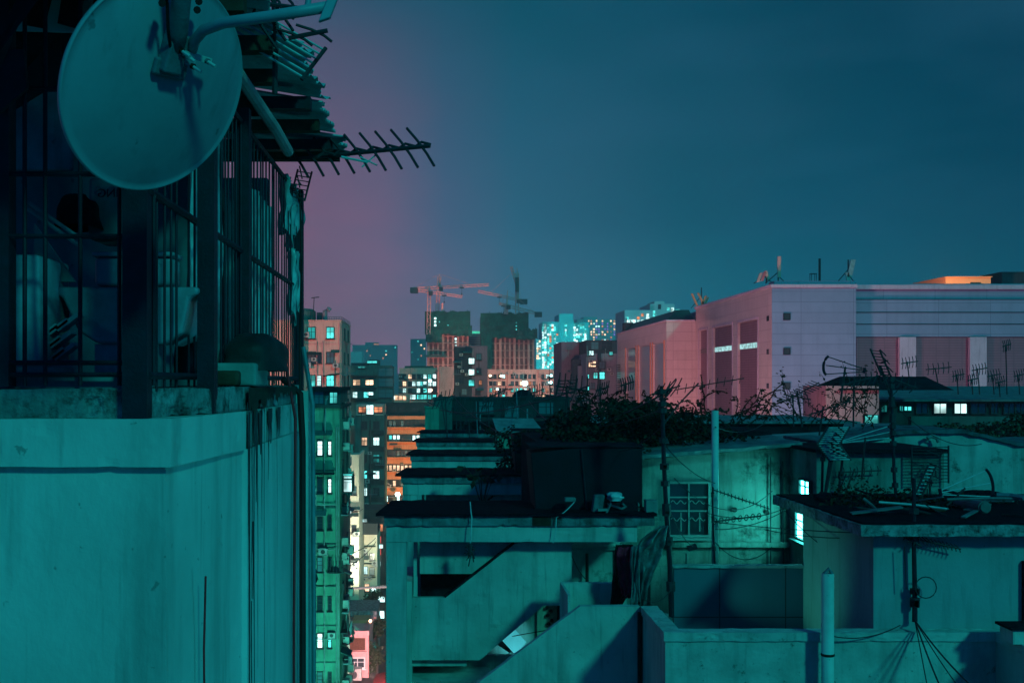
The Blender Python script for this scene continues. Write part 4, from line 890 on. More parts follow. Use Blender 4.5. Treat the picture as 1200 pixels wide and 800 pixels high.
# dark parapet line y 495-505 and platform behind stained house
pf = thing('dark_roof_ledge', 'long dark roof ledge under the bare branches', 'ledge', (14, 42, CZ-4))
part(MB().box(XX(700,42), XX(1000,42), 42, 50, CZ-8, ZZ(496, 42)), 'wall', 'tar2', pf)
part(MB().box(XX(700,42)-.2, XX(1000,42)+.2, 41.8, 50.2, ZZ(496, 42)+.002, ZZ(493.5, 42)), 'coping', 'fascia', pf)
single(MB().quad(W(905, 522, 30), W(962, 522, 30), W(966, 508, 34), W(903, 511, 34), .06), 'corrugated_patch', 'tinlit', W(930, 522, 30), 'ribbed pale sheet lying above the stained house corner', 'sheet')
single(MB().tube([W(900, 524, 29.5), W(960, 520, 29.5)], .05, 6), 'gutter_pipe', 'tin', W(930, 522, 29.5), 'grey gutter below the ribbed pale sheet', 'gutter')
single(MB().quad(W(986, 506, 30), W(1040, 503, 30), W(1044, 498, 34), W(990, 498, 34), .06), 'corrugated_patch', 'tin', W(1010, 505, 30), 'curled dull sheet behind the bow shaped grid aerial', 'sheet')
# huts
ht = thing('rooftop_hut', 'low rooftop hut with long tin roof and a row of lit windows', 'hut', W(1120, 500, 60))
part(MB().box(XX(1033,60), XX(1300,60), 60, 66, ZZ(520,60), ZZ(470,60)), 'wall', 'dkwall', ht)
part(MB().quad((XX(1030,60)-.2, 59.4, ZZ(470,60)), (XX(1300,60), 59.4, ZZ(470,60)), (XX(1300,60), 66, ZZ(455,60)), (XX(1030,60)+.6, 66, ZZ(455,60)), .1), 'roof', 'tin', ht)
part(MB().box(XX(1055,60), XX(1300,60), 58.6, 59.0, ZZ(520,60), ZZ(487,60)), 'front_wall', 'dkgreen', ht)
for px, w_, h_, m_ in ((1035.5,.3,.35,'e_teal'), (1063,.4,.2,'e_cyan'), (1101,.65,.5,'e_white'), (1125,.65,.5,'e_white'), (1056,.2,.25,'e_teal'), (1146,.8,.5,'glass'), (1165,.35,.5,'glass'), (1182,.55,.5,'glass'), (1196,.55,.5,'glass'), (1080,.6,.5,'glass')):
    window(ht, XX(px,60), 59.97, ZZ(478.5,60), w_, h_, m_, mull=(1,0), t=.05, sill=False)
h2 = thing('rooftop_hut', 'hut with dark pyramid roof and a pink lit gable', 'hut', W(1040, 490, 55))
part(MB().box(XX(968,55), XX(1030,55), 55, 58.5, ZZ(510,55), ZZ(452,55)), 'wall', 'pinkwall', h2)
mb = MB(); A_ = [W(984, 457, 54.7), W(1118, 457, 54.7), W(1118, 457, 54.7)+Vector((0,5,0)), W(984,457,54.7)+Vector((0,5,0))]; B_ = [W(984, 441, 57), W(1084, 441, 57)]
nn = len(mb.v); mb.v += [tuple(a) for a in A_]+[tuple(b) for b in B_]; mb.f += [(0,1,5,4), (1,2,5), (2,3,4,5), (3,0,4), (0,3,2,1)]
part(mb, 'roof', 'tar2', h2)
window(h2, XX(1020,55), 54.98, ZZ(493,55), .62, .55, 'e_teal', mull=(1,2), t=.04, sill=False)
lw = thing('lit_doorway', 'glowing teal doorway below the pink gable', 'doorway', W(1021, 500, 52))
part(MB().box(XX(1013,52), XX(1029,52), 52, 52.2, ZZ(515,52), ZZ(486,52)), 'surround', 'dkwall', lw); part(MB().box(XX(1013.5,52), XX(1028,52), 51.95, 51.99, ZZ(499.5,52), ZZ(486.5,52)), 'glass', 'e_cyan', lw)
sup = thing('hut_platform', 'dark rooftop platform under the huts', 'building', W(1100, 520, 51)); part(MB().box(XX(960,52), 60, 52.3, 70, 0, ZZ(505,52)), 'wall', 'dkwall', sup)

# vines --------------------------------------------------------------
def vines(label, name, spots, m='leafd', stems=()):
    v = thing(name, label, 'vines', spots[0][:3]); v['kind'] = 'stuff'
    mb = MB()
    for (x, y, z, rx, ry, rz, n_, sz) in spots: mb.leaves(n_, x, y, z, rx, ry, rz, sz)
    part(mb, 'foliage', m, v)
    if stems:
        sm_ = MB()
        for s_ in stems: sm_.tube(s_, .015, 5)
        part(sm_, 'stem', 'bark', v)
    return v
sp = []
for px, py, rxp, ryp, Y in ((690,498,50,24,27), (740,500,60,28,27), (800,505,55,24,27), (850,515,40,16,27), (640,520,40,18,30), (720,478,40,10,27), (770,482,45,12,26.5), (880,522,26,10,27), (600,545,18,12,33), (668,512,35,22,26), (720,525,40,12,25.5)):
    c = W(px, py, Y); sp.append((c.x, c.y, c.z, rxp*Y/F, 1.2, ryp*Y/F, int(rxp*ryp*1.6), .13))
stems = []; tw = []
tips = MB()
for i in range(46):
    px = R.uniform(650, 900); py = 490+R.uniform(-8, 12); Y = R.uniform(25, 28)
    p = W(px, py, Y); pts = [p]; d = Vector((R.uniform(-.6,.8), 0, R.uniform(.3,1))).normalized()
    for k_ in range(9):
        d = (d+Vector((R.uniform(-.35,.35), R.uniform(-.2,.2), R.uniform(-.35,.2)-.03*k_))).normalized(); p = p+d*R.uniform(.06,.13); pts.append(p)
        for _ in range(3): tips.leaf(p+Vector((R.uniform(-.05,.05),)*3), R.uniform(.06,.12))
    stems.append(pts)
vn = vines('mass of dark creeper and leaves spilling over the roofs behind the tanks', 'creeper_vines', sp, 'leafd', stems)
part(tips, 'leaf_sprays', 'leafd', vn)
sp = []
for px, py, rxp, ryp, Y in ((1120,507,30,11,33), (1165,508,35,14,33), (1205,500,30,20,33), (1185,515,30,8,30)):
    c = W(px, py, Y); sp.append((c.x, c.y, c.z, rxp*Y/F, 1.0, ryp*Y/F, int(rxp*ryp*3), .13))
vines('leafy hedge growing behind the dark weathered roof wall', 'roof_hedge', sp, 'leaf')
pbed = thing('roof_bed', 'raised dark bed under the creeper mass', 'planter', (6, 25.5, CZ-4)); part(MB().box(XX(655,30), XX(905,30), 30.05, 33, CZ-6, ZZ(505,30)), 'wall', 'tar2', pbed)
part(MB().box(XX(655,25)-.5, XX(700,25)-.02, 25.0, 29.8, CZ-6, ZZ(515,26)), 'wall', 'tar2', pbed)
for i, (px, py, Y) in enumerate(((600, 520, 33), (565, 560, 29.5), (585, 500, 40))):
    b0 = W(px, py+35, Y); pl = thing('roof_shrub', ['bushy dark plant beside the smaller black tank', 'bare palm like plant before the second stair beam', 'small dark plant under the pale lean-to wall'][i], 'shrub', b0)
    mb = MB(); sm_ = MB().tube([b0-Vector((0,0,.3)), b0+Vector((0,0,.05))], .06, 6)
    for k_ in range(7):
        an = k_*.9+i; t_ = b0+Vector((math.cos(an)*.5, math.sin(an)*.3, .9+.1*(k_%3))); mid = b0.lerp(t_, .55)+Vector((0,0,.25)); sm_.tube([b0, mid, t_], .014, 5)
        if i != 1:
            for q_ in range(14): mb.leaf(mid.lerp(t_, R.random())+Vector((R.uniform(-.1,.1), R.uniform(-.1,.1), R.uniform(-.1,.1))), .14)
        else: mb.leaf(t_, .3); mb.leaf(mid, .25)
    part(sm_, 'stem', 'bark', pl); part(mb, 'foliage', 'leafd', pl)

# mid distance dark roofs -------------------------------------------
def building(name, label, X0, X1, Y0, Y1, z1, m, z0=0, parapet=.6, pm=None, group=None):
    b = thing(name, label, 'building', ((X0+X1)/2, Y0, z0), group)
    part(MB().box(X0, X1, Y0, Y1, z0, z1), 'wall', m, b)
    if parapet:
        t = .25
        mb = MB().box(X0-.05, X1+.05, Y0-.05, Y0+t, z1+.002, z1+parapet).box(X0-.05, X0+t, Y0+t+.002, Y1, z1+.002, z1+parapet).box(X1-t, X1+.05, Y0+t+.002, Y1, z1+.002, z1+parapet)
        part(mb, 'parapet', pm or m, b)
    return b
d1 = building('rooftop_block', 'low dark rooftop storey across the middle of the row', XX(514,70), XX(668,70), 70, 84, ZZ(468,70), 'dkwall', parapet=.15)
for px, py in ((570, 477), (640, 478), (545, 505), (600, 482)): window(d1, XX(px,70), 69.97, ZZ(py,70), .9, .7, 'glass_teal', t=.06)
part(MB().box(XX(520,70), XX(660,70), 68.2, 69.9, ZZ(496,70), ZZ(493,70)), 'canopy', 'tar2', d1)
for px in (523, 561, 615, 652): part(MB().box(XX(px,70), XX(px+1.6,70), 68.4, 68.5, ZZ(520,70), ZZ(478,70)), 'pillar', 'galv', d1)
part(MB().lathe([(.75,0), (.7,.2), (.55,.4), (.3,.55), (.05,.6)], (XX(614,72), 73, ZZ(467,72)), 14), 'dome', 'tar2', d1)
ch = building('chimney_block', 'slim pale green stair tower above the stepped roofs', XX(498,66), XX(514.5,66), 66, 69.8, ZZ(478,66), 'green_wall', parapet=.1)
ch2 = building('chimney_block', 'stair tower coloured dark for shade, joined behind the slim pale green one', XX(508,66)+.01, XX(530,66), 66.3, 69.7, ZZ(468,66), 'dkgreen', parapet=.1)  # darker wall green stands for the unlit half of the pale block
ln = thing('lean_to', 'pale tin lean-to wall with sloping roof behind the smaller tank', 'lean-to', W(610, 545, 44))
part(MB().prism([(XX(583,44), ZZ(545,44)), (XX(640,44), ZZ(545,44)), (XX(640,44), ZZ(507,44)), (XX(583,44), ZZ(507,44))], 44, 46), 'wall', 'green_wall', ln)
part(MB().quad((XX(582,44), 43.8, ZZ(507,44)), (XX(637,44), 43.8, ZZ(507,44)), (XX(630,44), 46.2, ZZ(493.5,44)), (XX(580,44), 46.2, ZZ(493.5,44)), .05), 'roof', 'tinlit', ln)

def clutter(root, X0, X1, Yf, z0, z1, n, face='F', rr_=random.Random(21)):
    for i in range(n):
        u = rr_.uniform(X0, X1); z = rr_.uniform(z0, z1); k_ = rr_.random()
        if k_ < .45: ac_unit(root, *((u, Yf-.02, z) if face == 'F' else (Yf+.02, u, z)), face, rr_.choice((.7, .85, 1.0)))
        elif k_ < .62:
            L = rr_.uniform(1.5, 6)
            part(MB().tube([(u, Yf-.1, z-L/2), (u, Yf-.1, z+L/2)] if face == 'F' else [(Yf+.12, u, z-L/2), (Yf+.12, u, z+L/2)], .06, 5), 'drain_pipe', rr_.choice(('tinlit', 'dkwall', 'roddark')), root)
        elif k_ < .85:
            w_ = rr_.uniform(.5, 1.1); mb = MB()
            if face == 'F': mb.quad((u-w_, Yf-.7, z), (u+w_, Yf-.7, z), (u+w_, Yf-.02, z+.35), (u-w_, Yf-.02, z+.35), .04)
            else: mb.quad((Yf+.02, u-w_, z+.35), (Yf+.8, u-w_, z), (Yf+.8, u+w_, z), (Yf+.02, u+w_, z+.35), .04)
            part(mb, 'window_canopy', rr_.choice(('tin', 'dkgreen', 'dkwall')), root)
        else:
            w_ = rr_.uniform(.4, .8); mb = MB()
            for q in range(5):
                x = u-w_+2*w_*q/4
                mb.box(x, x+.05, Yf-.55, Yf-.5, z, z+.9) if face == 'F' else mb.box(Yf+.5, Yf+.55, x, x+.05, z, z+.9)
            if face == 'F': mb.box(u-w_-.1, u+w_+.1, Yf-.56, Yf-.02, z-.1, z-.003)
            else: mb.box(Yf+.02, Yf+.56, u-w_-.1, u+w_+.1, z-.1, z-.003)
            part(mb, 'window_cage', rr_.choice(('roddark', 'galv')), root)
# ================================================================== LEFT STREET SIDE
gb = building('apartment_block', 'green lit apartment block with thin pipes right beside the caged roof', XX(170,85), XX(398,85), 85, 94.5, ZZ(478,85), 'green_wall', parapet=0)
Ys = 85
part(MB().box(XX(340,Ys)-.1, XX(400,Ys), 84.7, 94.5, ZZ(478,Ys)+.003, ZZ(474,Ys)), 'cornice', 'dkwall', gb)
part(MB().box(XX(364,Ys), XX(397,Ys), 86.2, 93, ZZ(474,Ys)+.003, ZZ(458,Ys)), 'penthouse', 'dkgreen', gb)
part(MB().box(XX(360,Ys), XX(400,Ys), 85.6, 93.4, ZZ(458,Ys)+.003, ZZ(453.5,Ys)), 'penthouse_roof', 'tar2', gb)
window(gb, XX(391,86.2), 86.17, ZZ(466,86), .55, .8, 'e_cyan', t=.05); window(gb, XX(374,86.2), 86.17, ZZ(466,86), .7, .9, 'glass_teal', t=.05)
for k_, y in enumerate((525, 569, 612, 661, 707, 750, 795)):
    l1 = ('e_white','glass','glass','e_teal','glass','e_white','glass_teal')[k_]; l2 = ('e_white','e_white','glass','glass','glass','e_cyan','glass')[k_]
    window(gb, XX(375,Ys), 84.97, ZZ(y,Ys), .34, 1.05, l1, mull=(0,2), t=.06)
    window(gb, XX(386.5,Ys), 84.97, ZZ(y,Ys), .2, 1.0, l2, mull=(0,2), t=.06)
    part(MB().box(XX(366,Ys), XX(395,Ys), 84.9, 84.97, ZZ(y+26,Ys), ZZ(y+24.8,Ys)), 'string_course', 'dkgreen', gb)
for px in (380.5, 394.5, 397, 367): part(MB().tube([(XX(px,Ys), 84.85, 0), (XX(px,Ys), 84.85, ZZ(500,Ys))], .05, 6), 'drain_pipe', 'tinlit', gb)
for y0 in (588, 640, 745): part(MB().tube([W(368, y0+6, 84.8), W(372, y0+3, 84.8), W(390, y0+4, 84.8), W(394, y0+2, 84.8)], .045, 6).tube([W(380,y0-4,84.8), W(380,y0+4,84.8)], .045, 6), 'waste_pipe', 'tinlit', gb)
part(MB().prism([(XX(366,Ys), ZZ(690,Ys)), (XX(373,Ys), ZZ(678,Ys)), (XX(373,Ys), ZZ(676.5,Ys)), (XX(366,Ys), ZZ(676,Ys))], 83.6, 84.9), 'canopy', 'tar2', gb)
ba = MB().box(XX(367,Ys), XX(392,Ys), 84.2, 84.95, ZZ(555,Ys), ZZ(553,Ys)); part(ba, 'balcony_slab', 'tar2', gb)
# side face with AC units and lit windows
xr = XX(398, 85)
for k_, y in enumerate((480, 512, 545, 585, 640, 690, 735, 780)):
    for Yw in (87.5, 91.5):
        window(gb, xr+.03, Yw, ZZ(y, 88), .9, 1.1, pick(.3, ('e_cyan','e_white','e_teal')), 'R', t=.06)
        if R.random() < .8: ac_unit(gb, xr+.05, Yw+R.uniform(-.6,.6), ZZ(y+R.uniform(10,16), 88), 'R', 1.0)
part(MB().box(xr+.1, xr+.9, 86.5, 88, ZZ(575, 87), ZZ(556, 87)), 'enclosed_balcony', 'dkwall', gb)
window(gb, xr+.5, 86.49, ZZ(566, 87), .6, 1.2, 'e_white', mull=(0, 1), t=.05)
window(gb, xr+.5, 86.49, ZZ(557, 87), .7, .35, 'e_cyan', mull=(0, 0), t=.05)
clutter(gb, XX(366,85), XX(395,85), 85, CZ-24, CZ-4, 9); clutter(gb, 86, 93, xr, CZ-26, CZ-3, 26, 'R')
for k_, y in enumerate((525, 569, 612, 661, 707, 750)):
    for px in (190, 215, 240, 265, 290, 315, 340): window(gb, XX(px,85), 84.97, ZZ(y,85), .5, 1.05, pick(.3), mull=(0,2), t=.06)
# roof clutter of green block
yagi('thin aerial pole on the green lit block roof', W(381,468,85), W(384,467,85), 2, .6, .02, 'galv', Vector((.3,.3,.9)), 0, mast=W(381, 510, 84.6), mr=.05, mm='tinlit')

Yt_ = 130
tw1 = building('apartment_tower', 'salmon pink tower with railed roof terrace rising above the green block', XX(180,Yt_), XX(400,Yt_), Yt_, 143, ZZ(376,Yt_), 'salmon', parapet=.12)
part(MB().box(XX(340,Yt_), XX(357,Yt_), 129.2, 129.98, 0, ZZ(376,Yt_)), 'pilaster', 'salmon', tw1)
for k_, y in enumerate((390, 419, 446, 475)):
    window(tw1, XX(365,Yt_), 129.97, ZZ(y,Yt_), .8, 1.25, ('e_teal','glass_teal','e_cyan','glass')[k_], mull=(1,1), t=.08)
    if k_: window(tw1, XX(374,Yt_), 129.97, ZZ(y,Yt_), .42, 1.15, ('','glass','e_white','glass')[k_], mull=(0,2), t=.08)
    window(tw1, XX(387,Yt_), 129.97, ZZ(y,Yt_), .8, 1.2, ('e_cyan','glass_teal','e_cyan','glass')[k_], mull=(1,1), t=.08)
    if k_ != 1: part(MB().box(XX(357,Yt_), XX(400,Yt_), 129.9, 129.97, ZZ(y+13,Yt_), ZZ(y+12.4,Yt_)), 'string_course', 'pinkwall', tw1)
    for Yw in (134, 139): window(tw1, XX(400,Yt_)+.03, Yw, ZZ(y,Yt_), .9, 1.3, pick(.35, ('e_teal','e_cyan')), 'R', t=.06)
for px in (371.5, 378.5, 398): part(MB().tube([(XX(px,Yt_), 129.85, 0), (XX(px,Yt_), 129.85, ZZ(400 if px<398 else 378,Yt_))], .05, 6), 'drain_pipe', 'pinkwall', tw1)
part(MB().prism([(XX(380,Yt_), ZZ(441,Yt_)), (XX(392,Yt_), ZZ(440,Yt_)), (XX(398,Yt_), ZZ(438.5,Yt_)), (XX(398,Yt_), ZZ(437.8,Yt_)), (XX(380,Yt_), ZZ(439.8,Yt_))], 128.6, 129.9), 'awning', 'tar2', tw1)
ac_unit(tw1, XX(361,Yt_), 129.98, ZZ(428,Yt_), 'F', 1.0); ac_unit(tw1, XX(359,Yt_), 129.98, ZZ(392,Yt_), 'F', 1.0)
rl = MB()
for i in range(9): rl.tube([(XX(384+i*2,Yt_), 130.3, ZZ(376,Yt_)), (XX(384+i*2,Yt_), 130.3, ZZ(371,Yt_))], .03, 4)
rl.tube([(XX(384,Yt_), 130.3, ZZ(371,Yt_)), (XX(400,Yt_), 130.3, ZZ(371,Yt_)), (XX(400,Yt_), 142.8, ZZ(371,Yt_))], .035, 4).tube([(XX(384,Yt_), 130.3, ZZ(373.5,Yt_)), (XX(400,Yt_), 130.3, ZZ(373.5,Yt_)), (XX(400,Yt_), 142.8, ZZ(373.5,Yt_))], .03, 4)
for i in range(7): rl.tube([(XX(400,Yt_), 130.3+i*2, ZZ(376,Yt_)), (XX(400,Yt_), 130.3+i*2, ZZ(371,Yt_))], .03, 4)
part(rl, 'railing', 'galv', tw1)
clutter(tw1, XX(358,130), XX(398,130), 130, CZ-4, CZ+5.5, 6); clutter(tw1, 131, 141, XX(400,130), CZ-22, CZ+6, 12, 'R')
wt = thing('water_tank', 'round dark green water tank on the salmon tower roof', 'water tank', W(356, 376, 133))
part(MB().lathe([(1.35,0), (1.35,1.0), (1.0,1.3), (.2,1.4)], W(357, 376, 133)+Vector((0,0,.1)), 20), 'drum', 'dkgreen', wt)
v2 = thing('roof_machinery', 'tall vent duct with curved hood on the salmon tower roof', 'duct', W(381, 376, 132)); 
part(MB().tube([W(381,376,132), W(381,364,132), W(384,361.5,132), W(387,364,132)], .28, 8), 'duct', 'galv', v2); part(MB().box(XX(371,132), XX(377,132), 132, 133, ZZ(376,132), ZZ(366,132)), 'cabinet', 'navy', v2)
yagi('thin t shaped aerial on the salmon tower roof', W(365, 349, 131), W(374, 348, 131), 3, .3, .04, 'roddark', Vector((.9,.2,.3)), 0, mast=W(367, 376, 131), mr=.05)

cr1 = building('cream_block', 'narrow cream block lit brightest at its foot, in the street canyon', XX(404,150), XX(420.5,150), 150, 160, ZZ(536,150), 'cream', parapet=.4)
cr2 = building('cream_block', 'lower cream block with bracketed pipes behind the pink house', XX(422,160), XX(442,160), 160, 168, ZZ(626,160), 'cream', parapet=.3, pm='dkwall')
for py in (640, 660, 676): part(MB().box(XX(424,160), XX(440,160), 159.5, 159.95, ZZ(py,160), ZZ(py-1,160)), 'ledge', 'dkwall', cr2)
part(MB().box(XX(421,158), XX(443,158), 157, 159.3, ZZ(625,158), ZZ(612,158)), 'roof_shed', 'dkwall', cr2)
window(cr2, XX(427,157), 156.97, ZZ(608,157)-.2, .7, .4, 'e_white', t=.05)
clutter(cr1, XX(406,150), XX(419,150), 150, CZ-28, CZ-12, 10); clutter(cr2, XX(424,160), XX(440,160), 160, CZ-31, CZ-24, 9)
for px, py, m_ in ((409,560,'glass'),(415,575,'glass_teal'),(409,600,'e_white'),(415,620,'glass'),(410,645,'e_cyan'),(416,660,'glass')): window(cr1, XX(px,150), 149.97, ZZ(py,150), .55, 1.0, m_, t=.07)
for px, py, m_ in ((428,650,'glass'),(436,652,'glass'),(428,668,'e_white'),(436,669,'glass_teal'),(430,688,'e_warm'),(438,692,'e_white')): window(cr2, XX(px,160), 159.97, ZZ(py,160), .6, 1.0, m_, t=.07)
db = building('apartment_block', 'dark teal block with paired windows between the green and orange blocks', XX(416,195), XX(450,195), 195, 206, ZZ(491,195), 'dkgreen', parapet=.5)
part(MB().box(XX(417,195), XX(449,195), 196, 205, ZZ(487,195)+.0, ZZ(474,195)), 'penthouse', 'salmon', db)
window(db, XX(433,195), 195.97, ZZ(480,195), 1.2, 1.6, 'e_white', t=.08); window(db, XX(424,195), 195.97, ZZ(480,195), 1.2, .9, 'e_amber', t=.08); window(db, XX(443,195), 195.97, ZZ(480,195), 1.4, .9, 'e_amber', t=.08)
for k_, y in enumerate((498, 517, 537, 556, 576, 596)):
    for j, px in enumerate((427, 441)):
        m_ = {(1,0):'e_warm', (1,1):'e_white', (3,1):'e_white', (3,0):'e_cyan', (4,0):'e_white', (2,1):'e_teal', (5,0):'e_teal'}.get((k_, j), 'glass')
        window(db, XX(px,195), 194.97, ZZ(y,195), .9 if j == 0 else 1.0, 1.3, m_, t=.09)
    part(MB().box(XX(432,195), XX(450,195), 194.86, 194.97, ZZ(y+12,195), ZZ(y+6,195)), 'spandrel', 'dkwall', db)
part(MB().tube([(XX(434,195), 194.8, 0), (XX(434,195), 194.8, ZZ(492,195))], .12, 6), 'drain_pipe', 'dkwall', db)
clutter(db, XX(417,195), XX(449,195), 195, CZ-22, CZ-8, 16)
sh = building('apartment_block', 'low shadowed block with lit kitchen window under the dark teal block', XX(418,180), XX(450,180), 180, 192, ZZ(600,180), 'dkwall', parapet=.5)
Yo = 215
ob = building('apartment_block', 'orange balconied block glowing under street light', XX(449,Yo), XX(515,Yo), Yo, 228, ZZ(489,Yo), 'orange', parapet=.3, pm='orange')
for k_, y in enumerate((496, 513, 531, 548, 566, 584)):
    part(MB().box(XX(450,Yo), XX(515,Yo), Yo-.06, Yo-.01, ZZ(y+4,Yo), ZZ(y-4.5,Yo)), 'balcony_opening', 'frame_dark', ob)
    for j in range(9):
        px = 453+j*4.6
        lit = {1: .65, 3: .6, 4: .4, 5: .3}.get(k_, .12)
        warm = k_ in (3, 4)
        window(ob, XX(px,Yo), Yo-.1, ZZ(y,Yo), .5, 1.0, pick(lit, ('e_warm',) if warm else ('e_cyan','e_white','e_white')), t=.05, sill=False, mull=(0,1))
    part(MB().box(XX(450,Yo), XX(515,Yo), Yo-.6, Yo-.07, ZZ(y+5.2,Yo), ZZ(y+4.1,Yo)), 'balcony_slab', 'orange', ob)
clutter(ob, XX(451,Yo), XX(495,Yo), Yo-.1, CZ-24, CZ-8, 16)
lm = single(MB().lathe([(.35,-.35),(.5,0),(.35,.35)], W(466, 579, 212), 12), 'street_lamp_head', 'e_lamp', W(466,579,212), 'bright white lamp low on the orange balconied block', 'lamp')
# pink house at the foot of the canyon
Yp = 120
pk = building('pink_house', 'pink lit low house with cluttered terrace at the foot of the canyon', XX(396,Yp), XX(432,Yp), Yp, 128, ZZ(744,Yp), 'pinkwall', parapet=.5)
part(MB().box(XX(396,Yp), XX(436,Yp), 129, 135, 0, ZZ(722,129)), 'rear_wall', 'pinkwall', pk)
part(MB().box(XX(396,Yp), XX(436,Yp), 128.7, 135.3, ZZ(722,129)+.002, ZZ(715,129)), 'rear_roof', 'fascia', pk)
part(MB().box(XX(408,Yp), XX(428,Yp), 126, 128.9, ZZ(744,Yp)+.002, ZZ(726,126)), 'roof_shed', 'orange', pk)
for k_ in range(3): part(MB().box(XX(400,Yp), XX(430,Yp), 119.6, 119.99, ZZ(764+k_*40,Yp), ZZ(762+k_*40,Yp)), 'ledge', 'pinkwall', pk)
part(MB().box(XX(403,Yp), XX(428,Yp), 119.9, 119.985, ZZ(761,Yp), ZZ(747,Yp)), 'recess', 'wood', pk)
window(pk, XX(419,Yp), 119.95, ZZ(776,Yp), 1.4, .95, 'glass', frame='whitegoods', mull=(1,1), t=.12)
window(pk, XX(407,Yp), 119.95, ZZ(773,Yp), .5, .6, 'glass', t=.06)
ac_unit(pk, XX(415,Yp), 119.98, ZZ(787,Yp), 'F', 2.2)
ac_unit(pk, XX(404,Yp), 119.98, ZZ(792,Yp), 'F', 1.4)
sd2 = thing('satellite_dish', 'small pinkish satellite dish on the pink house terrace', 'satellite dish', W(413, 744, 121))
part(MB().lathe([(.01,.22), (.4,.2), (.7,.12), (.85,0), (.85,-.02), (.7,.09), (.4,.17)], W(414, 739, 121), 20, Vector((.35,-.5,.8))), 'reflector', 'cream', sd2, True)
part(MB().tube([W(412,746,121), W(414,739,121)], .05, 6), 'arm', 'galv', sd2)
# right side of the canyon: tree, awning, neon slivers
def tree(label, px, py, Y, h, w):
    b0 = W(px, py, Y); b0.z = 0; t = thing('street_tree', label, 'tree', b0, 'trees in the street canyon')
    top = ZZ(py, Y)
    part(MB().tube([b0, b0+Vector((.1,0,top*.5)), b0+Vector((0,0,top))], .22, 7, .1), 'trunk', 'bark', t)
    mb = MB()
    for _ in range(7): mb.leaves(170, b0.x+R.uniform(-w,w)*.6, Y+R.uniform(-w,w), top+R.uniform(-h,h)*.5, w*.5, w*.5, h*.35, .35)
    part(mb, 'crown', 'leaf', t)
tree('street tree catching teal light by the red awning', 441, 768, 122, 2.2, 1.1); tree('darker street tree higher up the canyon', 441, 740, 128, 2.2, 1.2)
tree('small street tree behind the pink house', 434, 704, 150, 1.4, 2)
rd = single(MB().quad(W(436, 803, 112), W(452, 800, 112), W(452, 788, 118), W(441, 790, 118), .1), 'shop_awning', 'stripe', W(444, 800, 112), 'dark red shop awning at the foot of the canyon', 'awning')
rr = building('far_row_block', 'dark narrow block with neon slivers closing the canyon', XX(440,170), XX(452,170)+1.5, 172, 178, ZZ(606,172), 'dkwall', parapet=0)
for k_ in range(12):
    window(rr, XX(441.5+R.uniform(0,7),172), 171.9, ZZ(618+k_*14,172), R.uniform(.25,.6), R.uniform(.5,1.3), R.choice(('e_cyan','e_teal','e_white','e_red','e_amber','e_cyan')), far=True)
for q in ((440,636),(439,650),(442,668),(438,695),(441,703)): window(rr, XX(q[0],171.5), 171.5, ZZ(q[1],171.5), .35, .8, R.choice(('e_white','e_cyan')), far=True)
sg = thing('shop_sign', 'bright white shop fascia in the street canyon', 'sign', W(445, 720, 150)); part(MB().box(XX(439,150), XX(450,150), 150, 150.3, ZZ(724,150), ZZ(716,150)), 'panel', 'e_white', sg)
for i_, (px, py, Yq, w_, h_, m_, lb) in enumerate(((445,640,165,.9,.5,'e_white','small white sign high in the street canyon'), (440,697,160,1.2,.4,'e_lampw','warm strip of light above the street trees'), (446,735,140,.8,.5,'e_cyan','cyan light box between the street trees'), (438,760,126,.5,1.2,'e_teal','upright teal light box beside the pink house'), (447,702,155,.9,.7,'e_white','white light box under the level canyon pipe'))):
    single(MB().box(XX(px,Yq)-w_/2, XX(px,Yq)+w_/2, Yq, Yq+.25, ZZ(py,Yq)-h_/2, ZZ(py,Yq)+h_/2), 'light_box', m_, W(px,py,Yq), lb, 'sign')
stl = single(MB().box(XX(436,140), XX(452,140), 140, 140.6, ZZ(750,140), ZZ(746,140)), 'shop_fascia', 'e_teal', W(444,750,140), 'teal lit shop fascia below the street trees', 'sign')
single(MB().tube([W(409,689,118), W(455,687,118)], .14, 6), 'street_gantry', 'tinlit', W(430,688,118), 'pale level pipe spanning the street canyon', 'pipe')
for i_, (px, py, Yq, lb) in enumerate(((406,700,112,'warm pink lamp on the side wall above the pink house'), (404,640,104,'pink lamp halfway up the side of the green block'), (434,727,124,'warm lamp behind the pink house roof'))):
    single(MB().lathe([(.1,-.14),(.2,0),(.1,.14)], W(px,py,Yq), 10), 'street_lamp_head', 'e_lampw', W(px,py,Yq), lb, 'lamp')
spot('street_lamp_wash', (-6, 92, CZ-26), (-8, 98, CZ-14), 9000, (1, .5, .5), 90, 0)
for i,(a,b) in enumerate((((411,648,110),(441,629,150)), ((411,662,110),(441,634,150)), ((408,595,100),(425,596,150)))):
    single(MB().tube(sag(W(*a), W(*b), .3), .04, 5), 'street_wire', 'dkwall', W(*a), ['upper wire strung over the canyon', 'lower wire strung over the canyon', 'short level wire at the height of the lit kitchen window'][i], 'wire')

